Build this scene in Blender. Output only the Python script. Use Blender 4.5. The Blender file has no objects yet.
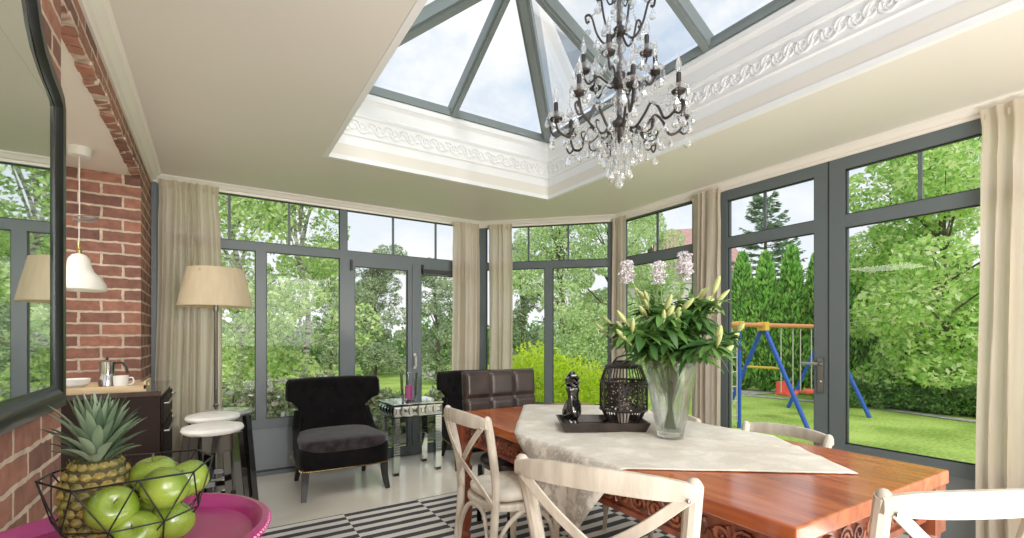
import bpy, bmesh, math, random
from mathutils import Vector, Matrix
random.seed(7)
PI = math.pi
C = bpy.context.scene.collection
sin, cos = math.sin, math.cos

# ------------------------------------------------------------------ mesh kit
class MB:
    def __init__(s): s.v = []; s.f = []
    def add(s, vs, fs):
        o = len(s.v); s.v += [tuple(p) for p in vs]; s.f += [tuple(i + o for i in f) for f in fs]; return s
    def box(s, x0, x1, y0, y1, z0, z1, M=None):
        vs = [(x, y, z) for z in (z0, z1) for y in (y0, y1) for x in (x0, x1)]
        if M: vs = [M @ Vector(p) for p in vs]
        return s.add(vs, [(0, 2, 3, 1), (4, 5, 7, 6), (0, 1, 5, 4), (2, 6, 7, 3), (0, 4, 6, 2), (1, 3, 7, 5)])
    def sweep(s, pts, prof, up=(0, 0, 1), scales=None, closed=False, cap=True):
        """profile (list of (a,b)) swept along pts; a sideways, b towards up"""
        pts = [Vector(p) for p in pts]; n = len(pts); m = len(prof); vs = []; up = Vector(up)
        N = None; prevT = None
        for i, p in enumerate(pts):
            if closed: T = pts[(i + 1) % n] - pts[i - 1]
            else: T = pts[min(i + 1, n - 1)] - pts[max(i - 1, 0)]
            T.normalize()
            if N is None:
                N = up - T * up.dot(T)
                if N.length < 1e-4: N = Vector((1, 0, 0)) - T * T.x
                N.normalize()
            else:
                N = N - T * N.dot(T)
                N.normalize()
            B = T.cross(N)
            k = scales[i] if scales else 1
            for a, b in prof: vs.append(p + B * (a * k) + N * (b * k))
        fs = []
        for i in range(n if closed else n - 1):
            for j in range(m):
                a = i * m + j; b = i * m + (j + 1) % m; i2 = (i + 1) % n
                fs.append((a, b, i2 * m + (j + 1) % m, i2 * m + j))
        if cap and not closed:
            fs.append(tuple(reversed(range(m)))); fs.append(tuple((n - 1) * m + j for j in range(m)))
        return s.add(vs, fs)
    def tube(s, pts, r, seg=8, closed=False, up=(0, 0, 1), cap=True):
        sc = None
        if isinstance(r, (list, tuple)): sc = list(r); r = 1
        prof = [(r * cos(2 * PI * j / seg), r * sin(2 * PI * j / seg)) for j in range(seg)]
        return s.sweep(pts, prof, up, sc, closed, cap)
    def lathe(s, prof, seg=24, c=(0, 0, 0), M=None, caps=True, fx=None):
        """prof: (r,z)"""
        vs = []; n = len(prof)
        for r, z in prof:
            for j in range(seg):
                a = 2 * PI * j / seg; rr = r * (fx(a, z) if fx else 1)
                p = Vector((c[0] + rr * cos(a), c[1] + rr * sin(a), c[2] + z))
                vs.append(M @ p if M else p)
        fs = [(i * seg + j, i * seg + (j + 1) % seg, (i + 1) * seg + (j + 1) % seg, (i + 1) * seg + j) for i in range(n - 1) for j in range(seg)]
        if caps: fs.append(tuple(reversed(range(seg)))); fs.append(tuple((n - 1) * seg + j for j in range(seg)))
        return s.add(vs, fs)
    def ball(s, c, r, seg=10, rings=6, sc=(1, 1, 1)):
        prof = [(r * sin(PI * (i + .02) / (rings + .04)), -r * cos(PI * (i + .02) / (rings + .04))) for i in range(rings + 1)]
        M = Matrix.Translation(Vector(c)) @ Matrix.Diagonal((*sc, 1))
        return s.lathe(prof, seg, M=M)
    def puff(s, cx, cy, cz, a, b, h, e=3.2, n=14, dimple=None, M=None):
        """soft box: half sizes a,b,h with rounded superellipsoid edges"""
        vs = []; fs = []
        R = n
        for i in range(R + 1):
            ph = -PI / 2 + PI * i / R
            for j in range(4 * n):
                th = 2 * PI * j / (4 * n)
                f = lambda w: math.copysign(abs(w) ** (2 / e), w)
                x = a * f(cos(ph)) * f(cos(th)); y = b * f(cos(ph)) * f(sin(th)); z = h * f(sin(ph))
                if dimple: x, y, z = dimple(x, y, z)
                p = Vector((cx + x, cy + y, cz + z)); vs.append(M @ p if M else p)
        m = 4 * n
        for i in range(R):
            for j in range(m): fs.append((i * m + j, i * m + (j + 1) % m, (i + 1) * m + (j + 1) % m, (i + 1) * m + j))
        return s.add(vs, fs)
    def prism(s, poly, z0, z1, M=None):
        n = len(poly); vs = [(x, y, z0) for x, y in poly] + [(x, y, z1) for x, y in poly]
        if M: vs = [M @ Vector(p) for p in vs]
        return s.add(vs, [tuple(reversed(range(n))), tuple(range(n, 2 * n))] + [(i, (i + 1) % n, n + (i + 1) % n, n + i) for i in range(n)])
    def quad(s, a, b, c, d): return s.add([a, b, c, d], [(0, 1, 2, 3)])
    def build(s, name, mat, parent=None, loc=None, rz=0, bevel=0, smooth=True, sub=0, angle=35):
        me = bpy.data.meshes.new(name); me.from_pydata(s.v, [], s.f)
        bm = bmesh.new(); bm.from_mesh(me); bmesh.ops.remove_doubles(bm, verts=bm.verts, dist=1e-5) if len(s.v) < 20000 else None
        if len(s.v) < 60000 and smooth: bmesh.ops.recalc_face_normals(bm, faces=bm.faces)
        bm.to_mesh(me); bm.free()
        if smooth:
            for p in me.polygons: p.use_smooth = True
            me.set_sharp_from_angle(angle=math.radians(angle))
        if mat: me.materials.append(mat)
        o = bpy.data.objects.new(name, me); C.objects.link(o)
        if parent: o.parent = parent
        if loc: o.location = loc
        o.rotation_euler.z = rz
        if bevel:
            m = o.modifiers.new('b', 'BEVEL'); m.width = bevel; m.segments = 2; m.limit_method = 'ANGLE'; m.angle_limit = math.radians(40)
        if sub: m = o.modifiers.new('s', 'SUBSURF'); m.levels = sub; m.render_levels = sub
        return o

def tag(o, label=None, cat=None, group=None, kind=None):
    if label: o['label'] = label
    if cat: o['category'] = cat
    if group: o['group'] = group
    if kind: o['kind'] = kind
    return o
def thing(name, label, cat, loc=(0, 0, 0), rz=0, group=None, kind=None):
    o = bpy.data.objects.new(name, None); C.objects.link(o); o.location = loc; o.rotation_euler = (0, 0, rz)
    o.empty_display_size = .1
    return tag(o, label, cat, group, kind)
def dup(root, loc, rz=0, label=None, sc=None):
    r = root.copy(); C.objects.link(r); r.location = loc; r.rotation_euler = (0, 0, rz)
    if label: r['label'] = label
    if sc: r.scale = sc
    for ch in list(root.children):
        c = ch.copy(); C.objects.link(c); c.parent = r
        for g in list(ch.children):
            d = g.copy(); C.objects.link(d); d.parent = c
    return r
def bez(ps, n=12):
    """Catmull-Rom through ps"""
    ps = [Vector(p) for p in ps]; out = []
    q = [ps[0] * 2 - ps[1]] + ps + [ps[-1] * 2 - ps[-2]]
    for i in range(1, len(q) - 2):
        for k in range(n):
            t = k / n; a, b, c, d = q[i - 1], q[i], q[i + 1], q[i + 2]
            out.append(.5 * ((2 * b) + (c - a) * t + (2 * a - 5 * b + 4 * c - d) * t * t + (3 * b - a - 3 * c + d) * t ** 3))
    out.append(ps[-1]); return out

# ------------------------------------------------------------------ materials
def S(r, g, b):
    f = lambda c: (c / 255 / 12.92) if c <= 10 else (((c / 255) + .055) / 1.055) ** 2.4
    return (f(r), f(g), f(b), 1)
class NT:
    def __init__(s, name):
        s.m = bpy.data.materials.new(name); s.m.use_nodes = True; s.t = s.m.node_tree; s.t.nodes.clear()
        s.out = s.n('ShaderNodeOutputMaterial')
    def n(s, typ, **kw):
        x = s.t.nodes.new(typ)
        for k, v in kw.items(): setattr(x, k, v)
        return x
    def l(s, a, b): s.t.links.new(a, b)
    def set(s, node, **kw):
        for k, v in kw.items(): node.inputs[k.replace('_', ' ')].default_value = v
        return node
def mat(name, col, rough=.5, metal=0, var=0, scale=8, col2=None, bump=0, bscale=30, spec=.5, trans=0, sheen=0, coat=0, stretch=(1, 1, 1), emit=0, ior=1.45, detail=3):
    """principled material with noise colour variation and bump"""
    t = NT(name); b = t.n('ShaderNodeBsdfPrincipled'); t.l(b.outputs[0], t.out.inputs[0])
    b.inputs['Base Color'].default_value = col; b.inputs['Roughness'].default_value = rough; b.inputs['Metallic'].default_value = metal
    b.inputs['Specular IOR Level'].default_value = spec; b.inputs['Transmission Weight'].default_value = trans; b.inputs['IOR'].default_value = ior
    b.inputs['Sheen Weight'].default_value = sheen; b.inputs['Coat Weight'].default_value = coat
    if emit: b.inputs['Emission Color'].default_value = col; b.inputs['Emission Strength'].default_value = emit
    tc = t.n('ShaderNodeTexCoord'); mp = t.n('ShaderNodeMapping'); t.l(tc.outputs['Object'], mp.inputs[0]); mp.inputs['Scale'].default_value = stretch
    if col2 is None and var: col2 = tuple(c * (1 - var) for c in col[:3]) + (1,)
    if col2:
        nz = t.n('ShaderNodeTexNoise'); nz.inputs['Scale'].default_value = scale; nz.inputs['Detail'].default_value = detail; t.l(mp.outputs[0], nz.inputs['Vector'])
        cr = t.n('ShaderNodeValToRGB'); cr.color_ramp.elements[0].position = .35; cr.color_ramp.elements[1].position = .65
        cr.color_ramp.elements[0].color = col2; cr.color_ramp.elements[1].color = col
        t.l(nz.outputs['Fac'], cr.inputs[0]); t.l(cr.outputs[0], b.inputs['Base Color'])
    if bump:
        n2 = t.n('ShaderNodeTexNoise'); n2.inputs['Scale'].default_value = bscale; n2.inputs['Detail'].default_value = 4; t.l(mp.outputs[0], n2.inputs['Vector'])
        bp = t.n('ShaderNodeBump'); bp.inputs['Strength'].default_value = bump; bp.inputs['Distance'].default_value = .01
        t.l(n2.outputs['Fac'], bp.inputs['Height']); t.l(bp.outputs[0], b.inputs['Normal'])
    return t.m
M = {}
M['ceiling'] = mat('ceiling_paint', S(224, 219, 208), .38, var=.02, scale=1.2, spec=.3)
M['ceilingk'] = mat('alcove_paint', S(225, 215, 205), .6, var=.03, scale=2)
M['cornice'] = mat('cornice_paint', S(232, 226, 215), .4, var=.02)
M['lantern_white'] = mat('upstand_paint', S(236, 237, 236), .4, var=.02)
M['frame'] = mat('anthracite_frame', S(90, 100, 103), .38, var=.06, scale=3)
M['panel'] = mat('grey_panel', S(116, 124, 128), .35, var=.06, scale=2)
M['rafter'] = mat('rafter_grey', S(122, 132, 131), .35, var=.08, scale=3)
M['gasket'] = mat('black_gasket', S(30, 30, 32), .5, var=.1)
M['floor'] = mat('cream_tile', S(232, 224, 208), .16, col2=S(224, 215, 198), scale=1.3, coat=.1)
M['chrome'] = mat('chrome', S(215, 215, 215), .12, 1, var=.05)
M['steel'] = mat('brushed_steel', S(165, 165, 162), .3, 1, var=.1)
M['black_iron'] = mat('black_iron', S(52, 45, 43), .45, .3, var=.2, scale=20, bump=.15, bscale=60)
M['black_wire'] = mat('black_wire', S(28, 27, 27), .4, .4, var=.2)
M['black_lacquer'] = mat('black_lacquer', S(14, 13, 13), .08, coat=.8, var=.2)
M['black_frame'] = mat('black_mirror_frame', S(14, 15, 16), .3, coat=.15, spec=.3, var=.2, scale=15)
M['ebony'] = mat('ebonised_wood', S(26, 22, 21), .45, var=.2, scale=12)
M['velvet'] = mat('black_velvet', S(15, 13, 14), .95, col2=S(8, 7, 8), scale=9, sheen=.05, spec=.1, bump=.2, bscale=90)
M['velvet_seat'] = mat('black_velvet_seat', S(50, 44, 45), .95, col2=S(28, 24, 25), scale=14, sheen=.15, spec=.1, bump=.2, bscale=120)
M['brass'] = mat('brass', S(190, 160, 100), .25, 1, var=.1)
M['leather'] = mat('brown_leather', S(52, 38, 34), .34, col2=S(36, 26, 23), scale=7, bump=.12, bscale=70)
M['white_wood'] = mat('whitewashed_wood', S(203, 195, 179), .5, col2=S(182, 173, 157), scale=5, stretch=(6, 6, 1.2), bump=.12, bscale=18)
M['cushion'] = mat('cream_cotton', S(212, 204, 188), .85, var=.08, scale=18, bump=.15, bscale=140)
M['dark_wood'] = mat('espresso_wood', S(34, 22, 19), .5, spec=.12, col2=S(26, 17, 14), scale=6, stretch=(1, 1, .1))
M['pink'] = mat('magenta_enamel', S(158, 40, 104), .3, col2=S(148, 34, 96), scale=3, coat=.2)
M['lamp_shade'] = None
M['enamel'] = mat('white_enamel', S(240, 236, 228), .25, var=.03, coat=.3)
M['porcelain'] = mat('porcelain', S(236, 234, 230), .2, var=.02)
M['pale_wood'] = mat('pale_wood', S(214, 190, 150), .5, col2=S(190, 160, 118), scale=4, stretch=(1, 8, 8))
M['candle'] = mat('magenta_wax', S(178, 60, 128), .5, var=.08)
M['white_plastic'] = mat('white_plastic', S(222, 218, 210), .5, var=.02)
M['marble'] = mat('white_seat_pad', S(232, 230, 224), .35, col2=S(205, 203, 198), scale=7)
M['bark'] = mat('bark', S(112, 98, 82), .9, col2=S(70, 60, 50), scale=10, bump=.4)
M['birch_bark'] = mat('birch_bark', S(214, 210, 200), .8, col2=S(90, 85, 80), scale=4, stretch=(1, 1, 6), bump=.2)
M['stone'] = mat('pale_stone', S(205, 198, 186), .9, col2=S(150, 144, 134), scale=9, bump=.4)
M['blue'] = mat('blue_paint', S(40, 86, 190), .4, var=.1)
M['orange'] = mat('orange_wood', S(216, 140, 90), .6, var=.1)
M['yellow'] = mat('yellow_paint', S(236, 190, 70), .5, var=.1)
M['red'] = mat('red_plastic', S(214, 76, 60), .45, var=.1)
M['rope'] = mat('pale_rope', S(200, 195, 180), .9, var=.2, scale=50)
M['roof'] = mat('clay_roof', S(190, 146, 138), .8, col2=S(176, 130, 120), scale=6)
M['housewall'] = mat('render_wall', S(222, 214, 204), .9, var=.06, scale=2)
M['soil'] = mat('soil', S(120, 110, 92), .95, col2=S(84, 80, 62), scale=5, bump=.5)

def glass_pane(name, tint=(1, 1, 1, 1), k=.75, ior=1.45):
    t = NT(name); tr = t.n('ShaderNodeBsdfTransparent'); gl = t.n('ShaderNodeBsdfGlossy'); gl.inputs['Roughness'].default_value = .01
    tr.inputs[0].default_value = tint
    fr = t.n('ShaderNodeFresnel'); fr.inputs[0].default_value = ior
    nz = t.n('ShaderNodeTexNoise'); nz.inputs['Scale'].default_value = .7
    bp = t.n('ShaderNodeBump'); bp.inputs['Strength'].default_value = .02; bp.inputs['Distance'].default_value = .02
    t.l(nz.outputs['Fac'], bp.inputs['Height']); t.l(bp.outputs[0], gl.inputs['Normal'])
    ml = t.n('ShaderNodeMath', operation='MULTIPLY'); ml.inputs[1].default_value = k; t.l(fr.outputs[0], ml.inputs[0])
    mx = t.n('ShaderNodeMixShader'); t.l(ml.outputs[0], mx.inputs[0]); t.l(tr.outputs[0], mx.inputs[1]); t.l(gl.outputs[0], mx.inputs[2])
    t.l(mx.outputs[0], t.out.inputs[0]); return t.m
M['glass'] = glass_pane('window_glass', (.97, .985, .98, 1), .6)
M['thin_glass'] = glass_pane('thin_clear_glass', (.975, .985, .985, 1), .8)
def crystal(name, col, rough=0, white=.02):
    t = NT(name); g = t.n('ShaderNodeBsdfGlass'); g.inputs['Color'].default_value = col; g.inputs['IOR'].default_value = 1.5; g.inputs['Roughness'].default_value = rough
    tr = t.n('ShaderNodeBsdfTransparent'); mx = t.n('ShaderNodeMixShader'); mx.inputs[0].default_value = .45
    nz = t.n('ShaderNodeTexNoise'); nz.inputs['Scale'].default_value = 40; bp = t.n('ShaderNodeBump'); bp.inputs['Strength'].default_value = .1
    t.l(nz.outputs['Fac'], bp.inputs['Height']); t.l(bp.outputs[0], g.inputs['Normal'])
    df = t.n('ShaderNodeBsdfDiffuse'); df.inputs[0].default_value = (.95, .95, .95, 1); m2 = t.n('ShaderNodeMixShader'); m2.inputs[0].default_value = white
    t.l(g.outputs[0], mx.inputs[1]); t.l(tr.outputs[0], mx.inputs[2]); t.l(mx.outputs[0], m2.inputs[1]); t.l(df.outputs[0], m2.inputs[2]); t.l(m2.outputs[0], t.out.inputs[0]); return t.m
M['crystal'] = crystal('cut_crystal', (1, 1, 1, 1), white=.09)
M['vase_glass'] = crystal('vase_crystal', (.97, .99, .98, 1), white=.01)
M['mirror'] = mat('mirror_silver', S(228, 236, 232), .015, 1, var=.01)
M['mirror_tile'] = mat('mirror_tile', S(208, 220, 216), .06, 1, var=.05, scale=3)

def leaf_mat(name, cols, trans=.35, rough=.5, k=1.0):
    ds = .16 if k not in (1.0, 1.12) else 0
    cols = [tuple(min(.9, (c * (1 - ds) + ds * (.3 * q[0] + .6 * q[1] + .1 * q[2])) * k) for c in q[:3]) + (1,) for q in cols]
    t = NT(name); g = t.n('ShaderNodeNewGeometry'); cr = t.n('ShaderNodeValToRGB'); cr.color_ramp.interpolation = 'LINEAR'
    e = cr.color_ramp.elements
    e[0].color = cols[0]; e[1].color = cols[-1]
    for i, c in enumerate(cols[1:-1]): x = e.new((i + 1) / (len(cols) - 1)); x.color = c
    t.l(g.outputs['Random Per Island'], cr.inputs[0])
    d = t.n('ShaderNodeBsdfPrincipled'); d.inputs['Roughness'].default_value = rough; d.inputs['Specular IOR Level'].default_value = .3
    tl = t.n('ShaderNodeBsdfTranslucent'); mx = t.n('ShaderNodeMixShader'); mx.inputs[0].default_value = trans
    t.l(cr.outputs[0], d.inputs['Base Color']); t.l(cr.outputs[0], tl.inputs[0]); t.l(d.outputs[0], mx.inputs[1]); t.l(tl.outputs[0], mx.inputs[2])
    t.l(mx.outputs[0], t.out.inputs[0]); return t.m
M['leaf_birch'] = leaf_mat('birch_leaves', [S(112, 140, 62), S(150, 184, 84), S(182, 208, 112), S(206, 224, 150)], .45, k=1.35)
M['leaf_willow'] = leaf_mat('willow_leaves', [S(128, 156, 92), S(160, 188, 112), S(186, 208, 138), S(206, 220, 168)], .45, k=1.4)
M['leaf_maple'] = leaf_mat('maple_leaves', [S(96, 134, 48), S(140, 182, 70), S(176, 208, 96), S(214, 226, 150)], .45, k=1.6)
M['leaf_thuja'] = leaf_mat('thuja_sprays', [S(46, 78, 30), S(78, 122, 44), S(112, 160, 58), S(136, 180, 70)], .45, k=2.7)
M['leaf_pine'] = leaf_mat('pine_needles', [S(66, 88, 56), S(96, 120, 78), S(134, 152, 108), S(176, 178, 140)], .45, k=1.8)
M['leaf_spruce'] = leaf_mat('spruce_needles', [S(84, 112, 86), S(116, 146, 110), S(148, 176, 132)], .45, k=1.3)
M['leaf_hedge'] = leaf_mat('hedge_leaves', [S(52, 82, 34), S(80, 118, 46), S(116, 156, 70)], .45, k=2.1)
M['leaf_yellow'] = leaf_mat('yellow_green_leaves', [S(160, 190, 24), S(200, 226, 44), S(226, 240, 90)], .45, k=1.12)
M['leaf_shrub'] = leaf_mat('shrub_leaves', [S(84, 104, 66), S(118, 140, 84), S(150, 168, 108), S(176, 158, 126)], .45, k=1.25)
M['leaf_lily'] = leaf_mat('lily_leaves', [S(46, 80, 40), S(66, 106, 50), S(100, 140, 66)], .2, .35)
M['bud'] = leaf_mat('lily_buds', [S(146, 172, 78), S(188, 200, 122), S(214, 216, 176)], .25, .4)
M['petal'] = leaf_mat('white_petals', [S(240, 238, 240), S(226, 220, 224), S(170, 156, 156)], .3)
M['stem'] = leaf_mat('green_stems', [S(92, 128, 56), S(120, 150, 76)], .1)
M['pine_crown'] = leaf_mat('pineapple_leaves', [S(52, 70, 52), S(76, 96, 72), S(104, 124, 96), S(138, 152, 124)], .1, .45)

# brick
def brick_mat():
    t = NT('red_brick'); g = t.n('ShaderNodeNewGeometry'); sp = t.n('ShaderNodeSeparateXYZ'); t.l(g.outputs['Position'], sp.inputs[0])
    ad = t.n('ShaderNodeMath', operation='ADD'); t.l(sp.outputs[0], ad.inputs[0]); t.l(sp.outputs[1], ad.inputs[1])
    cb = t.n('ShaderNodeCombineXYZ'); t.l(ad.outputs[0], cb.inputs[0]); t.l(sp.outputs[2], cb.inputs[1])
    nd = t.n('ShaderNodeTexNoise'); nd.inputs['Scale'].default_value = 18; nd.inputs['Detail'].default_value = 3; t.l(cb.outputs[0], nd.inputs['Vector'])
    sb = t.n('ShaderNodeVectorMath', operation='SUBTRACT'); sb.inputs[1].default_value = (.5, .5, .5); t.l(nd.outputs['Color'], sb.inputs[0])
    sc = t.n('ShaderNodeVectorMath', operation='SCALE'); sc.inputs['Scale'].default_value = .018; t.l(sb.outputs[0], sc.inputs[0])
    av = t.n('ShaderNodeVectorMath', operation='ADD'); t.l(cb.outputs[0], av.inputs[0]); t.l(sc.outputs[0], av.inputs[1])
    b = t.n('ShaderNodeTexBrick'); t.l(av.outputs[0], b.inputs['Vector']); b.offset = .5
    b.inputs['Scale'].default_value = 1; b.inputs['Mortar Size'].default_value = .009; b.inputs['Mortar Smooth'].default_value = .25
    b.inputs['Brick Width'].default_value = .235; b.inputs['Row Height'].default_value = .082
    b.inputs['Color1'].default_value = S(150, 98, 80); b.inputs['Color2'].default_value = S(96, 64, 56); b.inputs['Mortar'].default_value = S(190, 168, 148); b.inputs['Bias'].default_value = -.1
    n1 = t.n('ShaderNodeTexNoise'); n1.inputs['Scale'].default_value = 22; n1.inputs['Detail'].default_value = 7; t.l(g.outputs['Position'], n1.inputs['Vector'])
    mx = t.n('ShaderNodeMix', data_type='RGBA', blend_type='OVERLAY'); mx.inputs[0].default_value = .62
    t.l(b.outputs['Color'], mx.inputs[6]); t.l(n1.outputs['Fac'], mx.inputs[7])
    p = t.n('ShaderNodeBsdfPrincipled'); p.inputs['Roughness'].default_value = .85; t.l(mx.outputs[2], p.inputs['Base Color'])
    m1 = t.n('ShaderNodeMath', operation='MULTIPLY_ADD'); m1.inputs[1].default_value = .25; t.l(n1.outputs['Fac'], m1.inputs[0])
    inv = t.n('ShaderNodeMath', operation='SUBTRACT'); inv.inputs[0].default_value = 1; t.l(b.outputs['Fac'], inv.inputs[1]); t.l(inv.outputs[0], m1.inputs[2])
    bp = t.n('ShaderNodeBump'); bp.inputs['Strength'].default_value = .9; bp.inputs['Distance'].default_value = .012; t.l(m1.outputs[0], bp.inputs['Height']); t.l(bp.outputs[0], p.inputs['Normal'])
    t.l(p.outputs[0], t.out.inputs[0]); return t.m
M['brick'] = brick_mat()

def wood_mat():
    t = NT('orange_sheesham'); tc = t.n('ShaderNodeTexCoord'); mp = t.n('ShaderNodeMapping'); mp.inputs['Scale'].default_value = (5, .7, 5); t.l(tc.outputs['Object'], mp.inputs[0])
    n1 = t.n('ShaderNodeTexNoise'); n1.inputs['Scale'].default_value = 3; n1.inputs['Detail'].default_value = 8; n1.inputs['Distortion'].default_value = 1.2; t.l(mp.outputs[0], n1.inputs['Vector'])
    cr = t.n('ShaderNodeValToRGB'); e = cr.color_ramp.elements; e[0].position = .25; e[0].color = S(128, 56, 28); e[1].position = .75; e[1].color = S(196, 114, 64)
    x = e.new(.5); x.color = S(168, 84, 42); t.l(n1.outputs['Fac'], cr.inputs[0])
    mp2 = t.n('ShaderNodeMapping'); mp2.inputs['Scale'].default_value = (7, .01, 1); t.l(tc.outputs['Object'], mp2.inputs[0])
    n2 = t.n('ShaderNodeTexNoise'); n2.inputs['Scale'].default_value = 1; n2.inputs['Detail'].default_value = 0; t.l(mp2.outputs[0], n2.inputs['Vector'])
    mx = t.n('ShaderNodeMix', data_type='RGBA', blend_type='OVERLAY'); mx.inputs[0].default_value = .2; t.l(cr.outputs[0], mx.inputs[6]); t.l(n2.outputs['Fac'], mx.inputs[7])
    p = t.n('ShaderNodeBsdfPrincipled'); p.inputs['Roughness'].default_value = .22; p.inputs['Coat Weight'].default_value = .35; p.inputs['Coat Roughness'].default_value = .1
    t.l(mx.outputs[2], p.inputs['Base Color']); t.l(p.outputs[0], t.out.inputs[0])
    return t.m
M['wood'] = wood_mat()
def carved_mat():
    t = NT('carved_wood'); tc = t.n('ShaderNodeTexCoord'); v = t.n('ShaderNodeTexNoise'); v.inputs['Scale'].default_value = 22; v.inputs['Detail'].default_value = 2; t.l(tc.outputs['Object'], v.inputs['Vector'])
    cr = t.n('ShaderNodeValToRGB'); e = cr.color_ramp.elements; e[0].position = .38; e[0].color = S(78, 36, 24); e[1].position = .62; e[1].color = S(146, 82, 56)
    t.l(v.outputs[0], cr.inputs[0]); p = t.n('ShaderNodeBsdfPrincipled'); p.inputs['Roughness'].default_value = .45; t.l(cr.outputs[0], p.inputs['Base Color']); t.l(p.outputs[0], t.out.inputs[0]); return t.m
M['carved'] = carved_mat()
M['wood_dark'] = mat('dark_sheesham', S(146, 74, 46), .35, col2=S(104, 48, 30), scale=9, stretch=(3, 3, .6), coat=.2)

def cloth_mat():
    t = NT('cream_lace_cloth'); g = t.n('ShaderNodeNewGeometry'); v = t.n('ShaderNodeTexVoronoi'); v.inputs['Scale'].default_value = 60
    n = t.n('ShaderNodeTexNoise'); n.inputs['Scale'].default_value = 5; n.inputs['Detail'].default_value = 5
    t.l(g.outputs['Position'], v.inputs['Vector']); t.l(g.outputs['Position'], n.inputs['Vector'])
    cr = t.n('ShaderNodeValToRGB'); e = cr.color_ramp.elements; e[0].position = .40; e[0].color = S(206, 198, 184); e[1].position = .62; e[1].color = S(222, 216, 204); t.l(n.outputs['Fac'], cr.inputs[0])
    # woven motif shows more on the hanging side: normal z
    sp = t.n('ShaderNodeSeparateXYZ'); t.l(g.outputs['True Normal'], sp.inputs[0])
    ab = t.n('ShaderNodeMath', operation='ABSOLUTE'); t.l(sp.outputs[2], ab.inputs[0])
    c2 = t.n('ShaderNodeValToRGB'); f = c2.color_ramp.elements; f[0].position = .05; f[0].color = (1, 1, 1, 1); f[1].position = .4; f[1].color = (.18, .18, .18, 1); t.l(v.outputs['Distance'], c2.inputs[0])
    n3 = t.n('ShaderNodeTexNoise'); n3.inputs['Scale'].default_value = 14; t.l(g.outputs['Position'], n3.inputs['Vector'])
    c3 = t.n('ShaderNodeValToRGB'); c3.color_ramp.elements[0].position = .40; c3.color_ramp.elements[1].position = .50; t.l(n3.outputs['Fac'], c3.inputs[0])
    ml = t.n('ShaderNodeMath', operation='MULTIPLY'); mr_ = t.n('ShaderNodeMapRange'); t.l(ab.outputs[0], mr_.inputs[0]); mr_.inputs[3].default_value = .95; mr_.inputs[4].default_value = .22; t.l(c3.outputs[0], ml.inputs[0]); t.l(mr_.outputs[0], ml.inputs[1])
    mx = t.n('ShaderNodeMix', data_type='RGBA'); t.l(ml.outputs[0], mx.inputs[0]); t.l(cr.outputs[0], mx.inputs[6])
    mz = t.n('ShaderNodeMix', data_type='RGBA', blend_type='MULTIPLY'); mz.inputs[0].default_value = .6; t.l(cr.outputs[0], mz.inputs[6]); t.l(c2.outputs[0], mz.inputs[7]); t.l(mz.outputs[2], mx.inputs[7])
    p = t.n('ShaderNodeBsdfPrincipled'); p.inputs['Roughness'].default_value = .85; t.l(mx.outputs[2], p.inputs['Base Color'])
    bp = t.n('ShaderNodeBump'); bp.inputs['Strength'].default_value = .3; bp.inputs['Distance'].default_value = .004; t.l(v.outputs['Distance'], bp.inputs['Height']); t.l(bp.outputs[0], p.inputs['Normal'])
    t.l(p.outputs[0], t.out.inputs[0]); return t.m
M['cloth'] = cloth_mat()

def fabric_mat(name, col, col2, tl=.4, sheer=0):
    t = NT(name); tc = t.n('ShaderNodeTexCoord'); mp = t.n('ShaderNodeMapping'); mp.inputs['Scale'].default_value = (1, 1, .08); t.l(tc.outputs['Object'], mp.inputs[0])
    n = t.n('ShaderNodeTexNoise'); n.inputs['Scale'].default_value = 30; t.l(mp.outputs[0], n.inputs['Vector'])
    cr = t.n('ShaderNodeValToRGB'); cr.color_ramp.elements[0].color = col2; cr.color_ramp.elements[1].color = col; cr.color_ramp.elements[0].position = .35; cr.color_ramp.elements[1].position = .65; t.l(n.outputs['Fac'], cr.inputs[0])
    d = t.n('ShaderNodeBsdfPrincipled'); d.inputs['Roughness'].default_value = .7; d.inputs['Sheen Weight'].default_value = .2; t.l(cr.outputs[0], d.inputs['Base Color'])
    tr = t.n('ShaderNodeBsdfTranslucent'); t.l(cr.outputs[0], tr.inputs[0]); mx = t.n('ShaderNodeMixShader'); mx.inputs[0].default_value = tl
    t.l(d.outputs[0], mx.inputs[1]); t.l(tr.outputs[0], mx.inputs[2])
    ts = t.n('ShaderNodeBsdfTransparent'); m3 = t.n('ShaderNodeMixShader'); m3.inputs[0].default_value = sheer; t.l(mx.outputs[0], m3.inputs[1]); t.l(ts.outputs[0], m3.inputs[2]); t.l(m3.outputs[0], t.out.inputs[0]); return t.m
M['curtain'] = fabric_mat('beige_curtain', S(220, 208, 188), S(214, 201, 180), .40, sheer=.025)
M['lamp_shade'] = fabric_mat('cream_lamp_shade', S(246, 234, 208), S(240, 226, 198), .5)

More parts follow.
